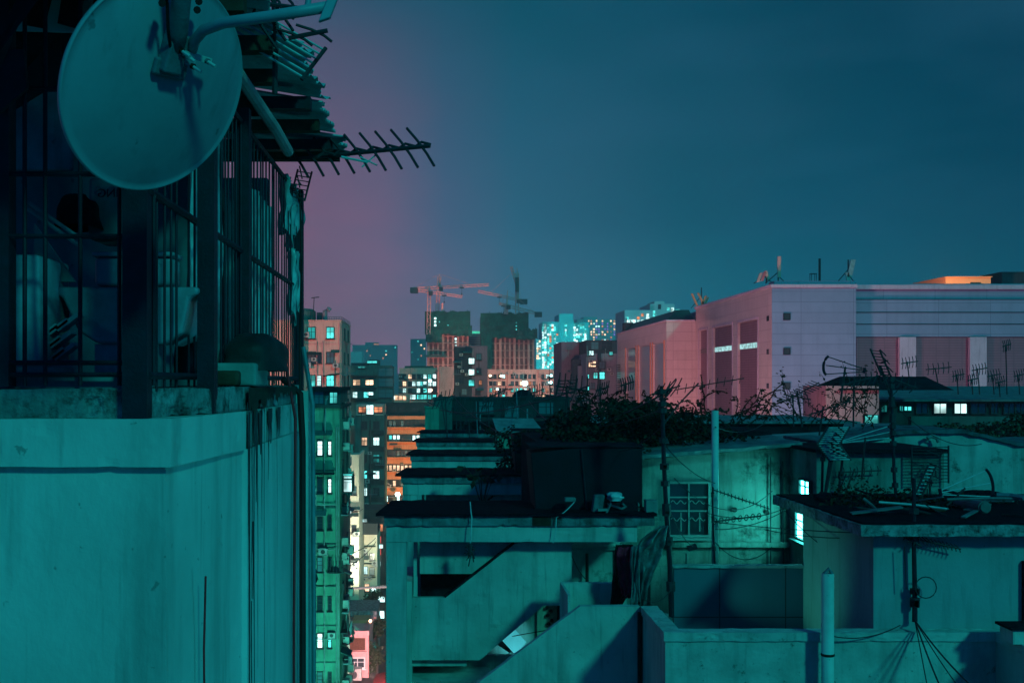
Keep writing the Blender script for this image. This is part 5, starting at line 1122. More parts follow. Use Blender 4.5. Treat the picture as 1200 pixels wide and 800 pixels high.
# ================================================================== CITY BEHIND
def grid_windows(b, X0, X1, Yf, z0, z1, nx_, nz, w_, h_, lit, ms, off='glass', far=True, skipoff=False, cap=100, **kw):
    c = 0; cells = [(i, j) for i in range(nx_) for j in range(nz)]
    R.shuffle(cells); rest = {}
    for (i, j) in cells:
        x = X0+(X1-X0)*(i+.5)/nx_; z = z0+(z1-z0)*(j+.5)/nz
        m_ = R.choice(ms) if R.random() < lit else off
        if m_ == off and skipoff: continue
        if c < cap:
            window(b, x, Yf, z, w_, h_, m_, far=far, **kw); c += 1
        else: rest.setdefault(m_, MB()).box(x-w_/2, x+w_/2, Yf-.12, Yf+.1, z-h_/2, z+h_/2)
    for m_, mb in rest.items(): tag(part(mb, 'windows', m_, b), None, None, None, 'stuff')
Y_ = 230
c1 = building('apartment_block', 'stepped dark teal block with two glowing rooms beyond the salmon tower', XX(405,Y_), XX(458,Y_), Y_, 245, ZZ(431,Y_), 'dkgreen', parapet=.5)
part(MB().box(XX(411,Y_), XX(430,Y_), 231, 244, ZZ(431,Y_), ZZ(425,Y_)), 'stair_tower', 'navy', c1); part(MB().box(XX(431,Y_), XX(442,Y_), 233, 242, ZZ(431,Y_), ZZ(421,Y_)), 'stair_tower', 'dkgreen', c1)
for px, py, w_, h_, m_ in ((418,448,1.4,1.1,'e_warm'), (433,448,1.6,1.0,'e_warm'), (416,462.5,.9,1.1,'e_white'), (429,462.5,.9,1.1,'e_cyan'), (434,461,1.2,.6,'e_white'), (424,430,1.6,.3,'e_cyan'), (436,424,2,.4,'e_cyan'), (452,448,3,1.6,'glass_teal'), (452,461,3,1.6,'glass_teal'), (452,436,3,1.6,'glass_teal')):
    window(c1, XX(px,Y_), Y_-.03, ZZ(py,Y_), w_, h_, m_, t=.1)
for z in (441, 455, 468): part(MB().box(XX(411,Y_), XX(442,Y_), Y_-.8, Y_-.02, ZZ(z,Y_), ZZ(z-1.5,Y_)), 'balcony_slab', 'dkwall', c1)
Y_ = 260
c2 = building('apartment_block', 'salmon apartment block crowded with bright cyan windows', XX(468,Y_), XX(512,Y_), Y_, 275, ZZ(433,Y_), 'salmon', parapet=.4)
part(MB().box(XX(474,Y_), XX(508,Y_), 262, 273, ZZ(433,Y_), ZZ(428.5,Y_)), 'roof_shed', 'greenpaint', c2)
for j, z in enumerate((441, 449.5, 457.5, 465)):
    for i, px in enumerate((469.5, 474, 480.5, 485, 490.5, 494, 498, 503.5, 509)):
        lit = (.1, .6, .35, .8)[j]+(.25 if 2 < i < 8 else 0)
        window(c2, XX(px,Y_), Y_-.03, ZZ(z,Y_), .75, 1.0, pick(lit, ('e_cyan','e_white','e_white','e_cyan') if i > 2 else ('e_warm','e_white')), t=.08)
single(MB().lathe([(.3,-.3),(.45,0),(.3,.3)], W(504.5, 457, 255), 12), 'facade_lamp', 'e_lampw', W(504,457,255), 'round warm white lamp on the crowded salmon block', 'lamp')
single(MB().lathe([(.3,-.3),(.4,0),(.3,.3)], W(504, 446, 255), 12), 'facade_lamp', 'e_lamp', W(504,446,255), 'round cyan lamp on the crowded salmon block', 'lamp')
clutter(c2, XX(469,Y_), XX(511,Y_), Y_, CZ-3, CZ+2, 16)
c3 = building('blank_block', 'windowless salmon wall between the crowded block and the dark tower', XX(515,Y_), XX(534,Y_), 255, 270, ZZ(431,255), 'salmon', parapet=.3)
c3b = building('low_block', 'low warm lit block at the foot of the crowded salmon block', XX(458,250), XX(480,250), 250, 254, ZZ(462,250), 'salmon', parapet=0)
for px in (461, 464.5, 469, 474): window(c3b, XX(px,250), 249.9, ZZ(466,250), .7, .8, R.choice(('e_warm','e_white')), far=True)
Y_ = 220
c4 = building('dark_tower', 'dark blue tower with three bright square windows in one column', XX(533,Y_), XX(571,Y_), Y_, 235, ZZ(407,Y_), 'navy', parapet=.3, pm='purpleblock')
part(MB().box(XX(553,Y_), XX(571,Y_)+.02, Y_-.03, Y_-.005, ZZ(470,Y_), ZZ(407,Y_)), 'tiled_panel', 'purpleblock', c4)
for z in (423, 436, 448.5): window(c4, XX(552.5,Y_), Y_-.05, ZZ(z,Y_), 1.05, 1.1, 'e_white' if z < 448 else 'e_cyan', mull=(0,0), t=.12)
for px, z in ((541,418),(541,432),(541,446),(561,418),(561,435),(544,459),(560,459),(548,410)): window(c4, XX(px,Y_), Y_-.05, ZZ(z,Y_), .9, 1.1, R.choice(('glass','glass','glass_teal')), t=.1)
clutter(c4, XX(534,Y_), XX(569,Y_), Y_-.03, CZ-3, CZ+6, 12)
window(c4, XX(563,Y_), Y_-.05, ZZ(448,Y_), .5, .9, 'e_amber', t=.08); window(c4, XX(560,Y_), Y_-.05, ZZ(435,Y_), .35, .35, 'e_teal', t=.08)
Y_ = 265
c5 = building('apartment_block', 'long low salmon block with arched windows and a brilliant cyan lamp', XX(572,Y_), XX(660,Y_), Y_, 280, ZZ(434.5,Y_), 'salmon', parapet=.4)
for px in (571.5, 595, 631): part(MB().box(XX(px,Y_), XX(px+1,Y_), Y_-.4, Y_-.02, ZZ(470,Y_), ZZ(434,Y_)), 'pier', 'salmon', c5)
for j, z in enumerate((441, 449, 457, 464.5)):
    for i in range(17):
        px = 575+i*5.1
        if abs(px-595.5) < 1.6 or abs(px-631.5) < 1.6: continue
        window(c5, XX(px,Y_), Y_-.03, ZZ(z,Y_), .6, .85, pick((.3,.25,.4,.6)[j], ('e_white','e_cyan','e_warm','e_amber','e_cyan')), t=.08)
clutter(c5, XX(573,Y_), XX(659,Y_), Y_, CZ-3.5, CZ+2, 26)
for i,(px,py,r_,m_) in enumerate(((615,449,.75,'e_lamp'), (645,448,.45,'e_lamp'), (646,440,.35,'e_lamp'), (587.5,440.5,.4,'e_lampw'), (574.5,440,.35,'e_lampw'), (650,465,.35,'e_lamp'), (583,456,.3,'e_lamp'))):
    single(MB().lathe([(r_*.6,-r_*.7),(r_,0),(r_*.6,r_*.7)], W(px,py,262), 14), 'facade_lamp', m_, W(px,py,262), ['largest cyan lamp blazing on the long salmon block','cyan lamp on the end bay of the long salmon block','upper small cyan lamp near the grey tower','warm lamp over the second bay of the long salmon block','warm lamp at the dark tower end of the long salmon block','lowest cyan lamp near the grey tower foot','small pale lamp low on the long salmon block'][i], 'lamp')
Y_ = 200
c6 = building('grey_tower', 'plain mauve grey tower with a shorter dark core before it', XX(658,Y_), XX(688,Y_), Y_, 214, ZZ(403,Y_), 'purpleblock', parapet=.4)
part(MB().box(XX(669,Y_), XX(687,Y_), 197, 199.95, 0, ZZ(421,Y_)), 'stair_core', 'navy', c6); part(MB().box(XX(674,Y_), XX(688,Y_), 195.5, 196.95, 0, ZZ(429,Y_)), 'lift_core', 'greyblock', c6)
Y_ = 190
c7 = building('grey_tower', 'blue grey tower with a dark top floor and one amber window', XX(687,Y_), XX(723,Y_), Y_, 204, ZZ(414,Y_), 'greyblock', parapet=0)
part(MB().box(XX(687,Y_), XX(723,Y_), Y_, 204, ZZ(414,Y_)+.002, ZZ(398.5,Y_)), 'top_floor', 'navy', c7)
part(MB().box(XX(700,Y_), XX(704,Y_), Y_-.5, Y_-.02, 0, ZZ(414,Y_)), 'pier', 'navy', c7)
for px, z, w_, h_, m_ in ((693,413.5,.7,.7,'e_white'), (694,426.5,1.2,.9,'e_warm'), (698,440,.7,.9,'e_cyan'), (705,440,.8,1.1,'e_cyan'), (716,414,.5,.5,'e_cyan'), (705,428,.9,1.1,'glass_teal'), (694,452,.9,1.0,'glass_teal'), (697,405,1.2,1.2,'glass_teal'), (711,405,1.8,1.5,'glass'), (689,441,.3,.6,'e_cyan'), (689,455,.3,.8,'e_cyan'), (688.6,414,.3,.8,'e_teal')):
    window(c7, XX(px,Y_), Y_-.53 if px == 705 else Y_-.03, ZZ(z,Y_), w_, h_, m_, t=.08)
part(MB().box(XX(687.6,Y_), XX(688.6,Y_), Y_-.12, Y_-.05, ZZ(470,Y_), ZZ(405,Y_)), 'light_strip', 'glass_teal', c7)

clutter(c7, XX(689,190), XX(722,190), 190, CZ-3, CZ+4, 8); clutter(c6, XX(659,200), XX(668,200), 200, CZ-3, CZ+6, 3)
# towers under construction -------------------------------------------
def construction(label, px0, px1, ptop, pnet, Y, seed, pieces):
    b = thing('unfinished_tower', label, 'building', ((XX(px0,Y)+XX(px1,Y))/2, Y, 0))
    X0, X1 = XX(px0,Y), XX(px1,Y); zn = ZZ(pnet, Y)
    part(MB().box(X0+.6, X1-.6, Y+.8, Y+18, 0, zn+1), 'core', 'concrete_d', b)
    n_ = int((X1-X0)/1.9)
    for i in range(n_):
        x = X0+(X1-X0)*(i+.5)/n_; dp = .9 if i % 3 else 0.2
        w_ = .36 if i%3 else .5
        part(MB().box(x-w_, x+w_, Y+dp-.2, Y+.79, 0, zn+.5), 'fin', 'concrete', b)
    fl_ = MB(); z = 1.0
    while z < zn: fl_.box(X0+.5, X1-.5, Y+.35, Y+.78, z, z+.35); z += 2.9
    part(fl_, 'floor_slabs', 'concrete', b)
    rr_ = random.Random(seed)
    for (a0, a1, t0, t1, yy) in pieces:      # net panels in px
        mb = MB(); m_ = 22; m2 = 8
        x0, x1 = XX(a0,Y), XX(a1,Y); za, zb = ZZ(t1,Y), ZZ(t0,Y)
        for i in range(m_+1):
            for j in range(m2+1):
                u, v = i/m_, j/m2
                bul = .5*noise.noise(Vector((u*6+seed, v*4, yy)))
                rag = (.8*noise.noise(Vector((u*9, seed, v)))) if j in (0, m2) else 0
                mb.v.append((x0+(x1-x0)*u, Y-.8-yy+bul, za+(zb-za)*v+rag))
        for i in range(m_):
            for j in range(m2): a = i*(m2+1)+j; mb.f.append((a, a+m2+1, a+m2+2, a+1))
        o = part(mb, 'net', 'net', b); s_ = o.modifiers.new('t', 'SOLIDIFY'); s_.thickness = .15
        part(MB().box(x0+.3, x1-.3, Y-.2-yy*.5, Y+16, za+.5, zb-.9), 'scaffold', 'greenpaint', b)
        mb = MB()
        for i in range(8):
            x = x0+(x1-x0)*(i+.5)/8; mb.tube([(x, Y-1, zb-1), (x, Y-1, zb+rr_.uniform(.1,.8))], .1, 4)
        part(mb, 'scaffold_poles', 'crane_d', b)
    return b
k1 = construction('unfinished tower wrapped in green netting under two crossing cranes', 499, 551, 366, 393, 450, 3, ((498,551,365,392,1.0), (499,518,386,401,1.6), (534,553,382,394,1.3)))
part(MB().box(XX(499,450), XX(523,450), 447.6, 449, ZZ(418.5,450), ZZ(416,450)), 'catch_platform', 'greenpaint', k1)
k2 = construction('unfinished tower with wide netted crown nearer the lit teal tower', 567, 628, 367, 397, 452, 8, ((563,619,367,396,1.0), (563,576,390,433,1.6), (604,629,386,398,2.0)))
for b_, sp_ in ((k1, ((510,373,1.2),(510,377,1.2),(510,381,1.2),(515,377,.5),(534,397,1.1),(534,401,1.1),(534,405,1.1),(525,381,.5))), (k2, ((605,378,.6),(605,382,.6),(605,386,.6)))):
    for px, py, s_ in sp_: window(b_, XX(px,446), 446, ZZ(py,446), s_*.7, s_*.7, 'e_white' if s_ > 1 else 'e_cyan', far=True, name='work_light')
def lattice(a, b, w, n, r, up=None):
    a, b = Vector(a), Vector(b); t = (b-a).normalized(); u = up or (Vector((1,0,0)) if abs(t.z) > .7 else Vector((0,0,1))); s_ = t.cross(u).normalized(); u = s_.cross(t).normalized()
    mb = MB(); C_ = [(u+s_)*w/2, (u-s_)*w/2, (-u-s_)*w/2, (-u+s_)*w/2]
    for c in C_: mb.tube([a+c, b+c], r, 4)
    for i in range(n):
        p, q = a.lerp(b, i/n), a.lerp(b, (i+1)/n)
        for k_ in range(4):
            c, d = C_[k_], C_[(k_+1)%4]; mb.tube([p+(c if i%2 else d), q+(d if i%2 else c)], r*.6, 4)
    return mb
def crane(label, mp0, mp1, j0, j1, Y, apex=None, w=1.3, jy=0):
    c = thing('tower_crane', label, 'crane', W(*mp0, Y), 'tower cranes over the unfinished towers')
    part(lattice(W(*mp0,Y), W(*mp1,Y), w, 12, .14), 'mast', 'crane', c)
    jm = W(mp1[0], j0[1]+(j1[1]-j0[1])*(mp1[0]-j0[0])/(j1[0]-j0[0]), Y)
    part(lattice(jm, W(*j1,Y), .9, 16, .10), 'jib', 'crane', c)
    part(lattice(jm, W(*j0,Y), 1.0, 6, .13), 'counter_jib', 'crane', c)
    part(MB().box(W(*j0,Y).x-.5, W(*j0,Y).x+2.4, Y-1, Y+1, W(*j0,Y).z-1.6, W(*j0,Y).z+.5), 'counterweight', 'crane_d', c)
    part(MB().box(jm.x-.2, jm.x+1.4, Y-1.6, Y-.6, jm.z-1.6, jm.z), 'cab', 'crane_d', c)
    if apex:
        ap = W(*apex, Y); part(MB().tube([jm, ap], .35, 5, .15), 'peak', 'crane', c)
        part(MB().tube([ap, jm.lerp(W(*j1,Y), .7)], .05, 4), 'tie_rod', 'crane', c); part(MB().tube([ap, W(*j0,Y)], .05, 4), 'tie_rod', 'crane', c)
    hk = jm.lerp(W(*j1,Y), .45); part(MB().tube([hk, hk-Vector((0,0,3.0))], .07, 4).tube([hk-Vector((0,0,3)), hk-Vector((0,0,3.6))], .25, 5).box(hk.x-.9, hk.x+.9, Y-.5, Y+.5, hk.z-.9, hk.z-.4), 'hook', 'crane_d', c)
    return c
crane('shorter crane with drooping jib at the netted tower edge', (502,392), (503,342), (483,339), (542,347.5), 448, (503,338))
crane('tall crane with long level jib over the netted tower', (512,370), (515,324), (482,338.5), (573,333.5), 452, (515.2,321), jy=338)
single(MB().tube([W(518,380,449), W(518.5,355,449)], .45, 5), 'steel_column', 'crane', W(518,380,449), 'lone orange column standing on the netted tower', 'column')
crane('tallest crane with raised tip over the wide netted tower', (606,368), (606,320), (611,352), (560,341), 455, (606,314))
single(lattice(W(606,335,454), W(599,312,454), .8, 6, .15), 'luffing_tip', 'crane', W(606,335,454), 'short raised boom at the top of the tallest crane', 'boom')
single(MB().box(XX(604,453), XX(608,453), 452, 454, ZZ(342,453), ZZ(325,453)), 'climbing_cage', 'crane_d', W(606,342,453), 'dark climbing cage around the tallest crane mast', 'cage')
crane('stubby crane whose jib dips towards the lit teal tower', (593,368), (594,356), (628,367), (585,355.5), 449, (595,340))
gt = building('green_lit_tower', 'green tower with glowing top line between the two unfinished towers', XX(549,480), XX(565,480), 480, 495, ZZ(389,480), 'tealtower', parapet=0)
part(MB().box(XX(549,480), XX(565,480), 479.7, 479.95, ZZ(390.5,480), ZZ(388,480)), 'light_strip', 'e_green', gt)
fl_ = MB()
for i in range(12): fl_.box(XX(549,480), XX(565,480), 479.8, 479.97, ZZ(393+i*2.6,480), ZZ(392+i*2.6,480))
part(fl_, 'floor_bands', 'greenpaint', gt)

# lit teal tower
Y_ = 520
t1 = thing('housing_tower', 'brilliant cyan housing tower speckled with lit windows', 'building', W(655, 432, Y_))
for px0, px1, pt, dy in ((629,640,397,3), (636,656,377,0), (655,671,368,-2), (656,672,376,-2.3), (670,690,378,0), (685,692,392,4)):
    part(MB().box(XX(px0,Y_), XX(px1,Y_), Y_+dy, Y_+22+dy*.5, 0, ZZ(pt,Y_)), 'wing', 'tealtower', t1)
def lit_cols(b, cols, ptop, pbot, Yf, step, s=.9, ms=('e_white','e_cyan','e_cyan','e_warm'), prob=.8, tall=1.0):
    for px in cols:
        y = ptop
        while y < pbot:
            if R.random() < prob: window(b, XX(px,Yf), Yf, ZZ(y,Yf), s*R.uniform(.7,1.2), s*tall, R.choice(ms), far=True)
            y += step
lit_cols(t1, (636.5, 639, 663, 673.5), 381, 432, 517, 2.9, 1.0, ('e_white','e_cyan'), .9)
lit_cols(t1, (642.5, 645, 647.5, 650, 653), 381, 432, 519.8, 2.7, .9, ('e_white','e_cyan','e_cyan','e_amber'), .6)
lit_cols(t1, (676, 678.5, 681, 683.5, 686), 381, 400, 519.8, 2.7, 1.0, ('e_white','e_cyan','e_cyan'), .6)
lit_cols(t1, (630, 632.5), 400, 432, 522, 2.8, .9, ('e_white','e_warm'), .7)
# speckled hazy tower and far ones
Y_ = 800
t2 = building('housing_tower', 'hazy dim tower speckled with small warm lights', XX(676,Y_), XX(724,Y_), Y_, 830, ZZ(374,Y_), 'tealtower', parapet=0)
part(MB().box(XX(684,Y_), XX(700,Y_), Y_+1, Y_+20, ZZ(374,Y_), ZZ(371,Y_)), 'lift_house', 'tealtower', t2)
lit_cols(t2, (690,693,696,699,702,706,709,712,716,720), 376, 400, 799.8, 3.2, 1.1, ('e_warm','e_amber','e_white','e_violet'), .5)
Y_ = 380
t3 = building('housing_tower', 'white tower crowned by a square lift house above the mall roof', XX(732,Y_), XX(765,Y_), Y_, 400, ZZ(365,Y_), 'whitetower', parapet=.5)
part(MB().box(XX(763,Y_), XX(792,Y_), Y_+2, 402, 0, ZZ(355.5,Y_)), 'wing', 'whitetower', t3); part(MB().box(XX(768,Y_), XX(780,Y_), Y_+1.8, 395, ZZ(372,Y_), ZZ(352.5,Y_)), 'lift_house', 'whitetower', t3)
part(MB().box(XX(792,Y_)+.1, XX(800,Y_), Y_+4, 400, 0, ZZ(361,Y_)), 'wing', 'whitetower', t3)
for px in (735, 739, 743, 748, 753, 759): lit_cols(t3, (px,), 369, 384, 379.9, 3.6, .9, ('e_cyan','e_white','e_amber','e_white'), .55)
for px in (766, 783, 788): lit_cols(t3, (px,), 362, 372, 381.9, 3.6, .9, ('e_cyan','e_white'), .6)
window(t3, XX(774,Y_), 381.7, ZZ(359,Y_), 1, 1.6, 'glass', far=True); window(t3, XX(797,Y_), 383.8, ZZ(361.5,Y_)-.5, 1.3, .7, 'e_cyan', far=True)
for i, (px0, px1, pt, Y_, lab, m_) in enumerate(((481,499,397,900,'slim hazy tower beside the netted tower','farblock'), (413,432,404,1500,'faintest hazy block behind the salmon tower','farblock'), (428,443,401,1560,'hazy tower with a pinkish roof light','farblock'),
        (440,465,404,1400,'broad hazy tower beyond the stepped teal block','farblock'), (411,424,412,800,'pale low block just past the salmon tower','whitetower'), (464,482,438,1580,'low faint blocks fading on the horizon','farblock'))):
    b_ = building('housing_tower', lab, XX(px0,Y_), XX(px1,Y_), Y_, Y_+25, ZZ(pt,Y_), m_, parapet=0)
    if m_ == 'farblock':
        k_ = max(3, int((px1-px0)/3.5))
        lit_cols(b_, [px0+(px1-px0)*(q+.5)/k_ for q in range(k_)], pt+3, 435, Y_-.2, 4.2, 1.0*Y_/750, ('e_teal','e_warm','e_cyan','e_amber'), .2)
single(MB().box(XX(438,1555), XX(444,1555), 1554, 1555, ZZ(404,1555), ZZ(402.5,1555)), 'roof_sign', 'e_amber', W(441,404,1555), 'tiny pinkish roof light on a far hazy tower', 'sign')
# fill-in roofs between 458-520, 470-500 at mid distance
d2 = building('rooftop_block', 'dark penthouse row on the orange block, before the crowded salmon block', XX(440,218), XX(520,218), 218, 226, ZZ(472.5,218), 'dkwall', z0=ZZ(489,Yo)+.01, parapet=.2)
for px in (444, 452, 461, 471, 486): window(d2, XX(px,218), 217.95, ZZ(479,218), .8, 1.0, R.choice(('e_cyan','glass','glass','e_teal')), t=.08)

# ================================================================== MALL
ml = thing('shopping_mall', 'huge windowless clad mall with tall recessed bays lit pink', 'building', (32.7, 110, 0))
ZM = ZZ(333, 110); XM = 32.7
# side wall pieces around bays (real recesses)
bays = ((114.9, 122.5), (125.0, 133.7), (136.7, 141.0)); zb = CZ+6.45
ys = [110]+[v for b_ in bays for v in b_]+[143]
for i in range(0, len(ys), 2): part(MB().box(XM, XM+1.0, ys[i], ys[i+1], 0, zb), 'pier', 'mallside', ml)
part(MB().box(XM, XM+1.0, 110, 143, zb+.002, ZM-.35), 'upper_wall', 'mallside', ml)
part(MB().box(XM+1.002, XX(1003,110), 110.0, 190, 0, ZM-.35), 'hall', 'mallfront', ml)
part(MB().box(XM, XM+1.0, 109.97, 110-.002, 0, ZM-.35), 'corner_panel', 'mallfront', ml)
beveled(part(MB().box(XM-.15, XX(1003,110)+.1, 109.8, 143.2, ZM-.349, ZM), 'cornice', 'mallcol', ml), .05)
for y0, y1 in bays:
    part(MB().box(XM+.22, XM+.95, y0+.02, y1-.02, 0, CZ+3.55), 'bay_grille', 'mallbay', ml)
    part(MB().box(XM+.22, XM+.95, y0+.02, y1-.02, CZ+4.12, zb-.02), 'bay_grille', 'mallbay', ml)
    part(MB().box(XM+.18, XM+.8, y0+.02, y1-.02, CZ+3.56, CZ+4.1), 'light_strip', 'e_strip' if y0 < 130 else 'glass', ml)
    part(MB().box(XM-.08, XM-.001, y0-.35, y0-.05, 0, zb+.3).box(XM-.08, XM-.001, y1+.05, y1+.35, 0, zb+.3).box(XM-.08, XM-.001, y0-.049, y1+.049, zb+.02, zb+.3), 'bay_surround', 'mallcol', ml)
for py in (371, 411.5, 452): window(ml, XX(922,110), 109.97, ZZ(py,110), .55, .55, 'frame_dark', frame='navy', mull=(0,0), t=.07, sill=False)
for py in (373, 412, 452):
    part(MB().box(XM-.12, XM-.002, 111.0, 111.4, ZZ(py+3,111), ZZ(py-3,111)), 'wall_lamp', 'navy', ml)
# recessed front
X3 = XX(1003,110); Yf = 111.6
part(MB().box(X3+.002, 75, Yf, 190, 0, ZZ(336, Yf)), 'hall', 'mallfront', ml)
part(MB().box(X3+.003, 75, Yf-.25, Yf-.003, ZZ(394.5,Yf), ZZ(351,Yf)), 'spandrel', 'mallfront', ml)
for z in (351, 366, 380): part(MB().box(X3+.003, 75, Yf-.3, Yf-.252, ZZ(z+.4,Yf), ZZ(z-.4,Yf)), 'cladding_joint', 'navy', ml)
for a_, b_ in ((1052,1071), (1134,1153.5), (1214,1234)): part(MB().box(XX(a_,Yf), XX(b_,Yf), Yf-.5, Yf-.003, 0, ZZ(395,Yf)), 'column', 'mallcol', ml)
for a_, b_ in ((1003.5,1051.5), (1071.5,1133.5), (1154,1213.5)): part(MB().box(XX(a_,Yf), XX(b_,Yf), Yf-.08, Yf-.005, 0, ZZ(395,Yf)), 'bay_grille', 'mallbay', ml)
part(MB().box(X3+.11, 75, Yf-.35, Yf+.3, ZZ(339,Yf), ZZ(334,Yf)), 'cornice', 'mallcol', ml)
part(MB().box(XM+.3, X3, 110.2, 112, ZM+.001, ZM+.35).box(X3+.01, 75, Yf+.31, Yf+1, ZZ(334,Yf)+.001, ZZ(332,Yf)), 'roof_kerb', 'mallfront', ml)
# second volume
X2 = XX(781,143); Z2 = ZZ(376.5,143)
bay2 = ((144.6,152), (154.1,163.2), (165.6,174.6)); ys = [143]+[v for b_ in bay2 for v in b_]+[183]; zb2 = CZ+5.1
m2_ = thing('mall_annexe', 'smaller clad annexe with green metal roof and glazed bays', 'building', (X2, 143, 0))
for i in range(0, len(ys), 2): part(MB().box(X2, X2+1, ys[i], ys[i+1], 0, zb2), 'pier', 'mallside', m2_)
part(MB().box(X2, X2+1, 143, 183, zb2+.002, Z2), 'upper_wall', 'mallside', m2_)
part(MB().box(X2+1.002, XM-.01, 143.02, 183, 0, Z2-.003), 'hall', 'mallside', m2_)
part(MB().box(X2+1.002, XM-.01, 142.98, 143.015, 0, Z2), 'front_wall', 'mallside', m2_)
beveled(part(MB().box(X2-.12, XM-.1, 142.85, 183.1, Z2+.001, Z2+.22), 'cornice', 'mallcol', m2_), .04)
for y0, y1 in bay2:
    part(MB().box(X2+.2, X2+.8, y0+.02, y1-.02, 0, zb2-.02), 'bay_glazing', 'bayglass', m2_)
    part(MB().box(X2-.08, X2-.001, y0-.35, y0-.05, 0, zb2+.3).box(X2-.08, X2-.001, y1+.05, y1+.35, 0, zb2+.3), 'bay_surround', 'orange', m2_)
mb = MB(); zr = ZZ(363,146)
mb.v += [(X2+.1,143.3,Z2+.22),(XM-.2,143.3,Z2+.22),(XM-.2,182,Z2+.22),(X2+.1,182,Z2+.22),(X2+2.0,146,zr),(XM-.2,146,zr),(XM-.2,180,zr),(X2+2.0,180,zr)]
mb.f += [(0,1,5,4),(1,2,6,5),(2,3,7,6),(3,0,4,7),(4,5,6,7),(0,3,2,1)]
part(mb, 'roof', 'greenpaint', m2_)
ld = MB()
for i in range(14): ld.box(X2-.5, X2-.1, 179.5, 181.5, ZZ(428+i*2.6,180), ZZ(427.2+i*2.6,180))
part(ld, 'louvre_rack', 'frame_dark', m2_)
rbm = thing('roof_machinery', 'dark plant unit on the roof corner of the annexe', 'machinery', (X2, 178, Z2)); part(MB().box(X2, X2+1.4, 176, 178, Z2+.221, Z2+1.6).tube([(X2+.3,176,Z2+.3),(X2+.3,176,Z2+2.2)], .1, 6).tube([(X2+1,175.8,Z2+.3),(X2+1,175.8,Z2+2.0)], .1, 6), 'unit', 'navy', rbm)
M['pavilion'] = mat('pavilion_paint', (.85, .42, .22), s=.5, var=.1)
ph = thing('roof_pavilion', 'glowing amber rooftop pavilion with one dark vent', 'pavilion', W(1120, 334, 125))
part(MB().box(XX(1108,125), XX(1161,125), 125, 158, ZM-1, ZZ(325,125)), 'wall', 'pavilion', ph)
part(MB().box(XX(1107,125), XX(1162,125), 124.8, 158.2, ZZ(325,125)+.001, ZZ(324,125)), 'roof', 'pavilion', ph)
part(MB().box(XX(1137,125), XX(1149,125), 124.9, 124.99, ZZ(333.5,125), ZZ(330.8,125)), 'vent', 'frame_dark', ph)
dk = building('rooftop_block', 'dark blue plant room at the frame edge on the mall roof', XX(1174,130), 75, 130, 150, ZZ(320.5,130), 'navy', z0=ZM-1, parapet=.2)
part(MB().box(XX(1162,130), XX(1174,130)-.02, 131, 140, ZM-1, ZZ(331,130)), 'annexe', 'navy', dk)
def cell_aerial(label, px, py, Y, panels, h, lean=0, m='acbody'):
    c = thing('cellular_aerial', label, 'aerial', W(px, py, Y))
    p0 = W(px, py, Y)
    part(MB().tube([p0, p0+Vector((0,0,h))], .07, 6), 'pole', 'roddark', c)
    for dx, z0, z1, w_ in panels:
        part(MB().obox(p0+Vector((dx, -.15, (z0+z1)/2)), Vector((1,0,0)), Vector((0,1,0)), Vector((lean*(1 if dx>=0 else -1),0,1)).normalized(), w_/2, .1, (z1-z0)/2), 'panel', m, c)
    part(MB().tube([p0+Vector((-1.3,0,0)), p0+Vector((0,0,h*.6))], .05, 5).tube([p0+Vector((.8,0,0)), p0+Vector((0,0,h*.4))], .05, 5), 'strut', 'roddark', c)
    return c
cell_aerial('tall single panel aerial at the mall roof corner', 912, 332, 112, ((.05, .6, 2.7, .32),), 1.9, m='salmon')
cell_aerial('row of three leaning panels next to the tall panel aerial', 898, 332, 114, ((-.75,.1,1.1,.28), (-.35,.2,1.15,.28), (.05,.3,1.3,.28)), 1.2, -.35, 'salmon')
cell_aerial('crown of splayed orange panels on the mall side roofline', 822, 361, 140, ((-.9,.2,1.9,.25), (-.1,.3,2.0,.25), (.25,.2,1.6,.3), (.55,.1,1.4,.2)), 2.6, .45, 'orange')
cell_aerial('leaning pink tipped panel aerial midway along the mall roof', 994, 333, 113, ((.25,.7,2.5,.5), (-.1,.2,1.2,.35)), 2.5, .22, 'acbody')
single(MB().tube([W(960.5,332,114), W(960.5,303,114)], .12, 6), 'roof_pole', 'roddark', W(960.5,332,114), 'slim upright pole alone on the mall roof', 'pole')
cg = thing('roof_cage', 'small square cage beside the slim pole on the mall roof', 'cage', W(953,332,114))
mb = MB()
for a_ in (0, .5):
    for b_ in (0, .5): mb.tube([W(951,332,114)+Vector((a_,b_,0)), W(951,320,114)+Vector((a_,b_,0))], .03, 4)
mb.box(XX(951,114)-.05, XX(951,114)+.55, 113.95, 114.55, ZZ(321,114), ZZ(320.3,114)); part(mb, 'frame', 'roddark', cg)
for i, (z) in enumerate((452,)):
    pass

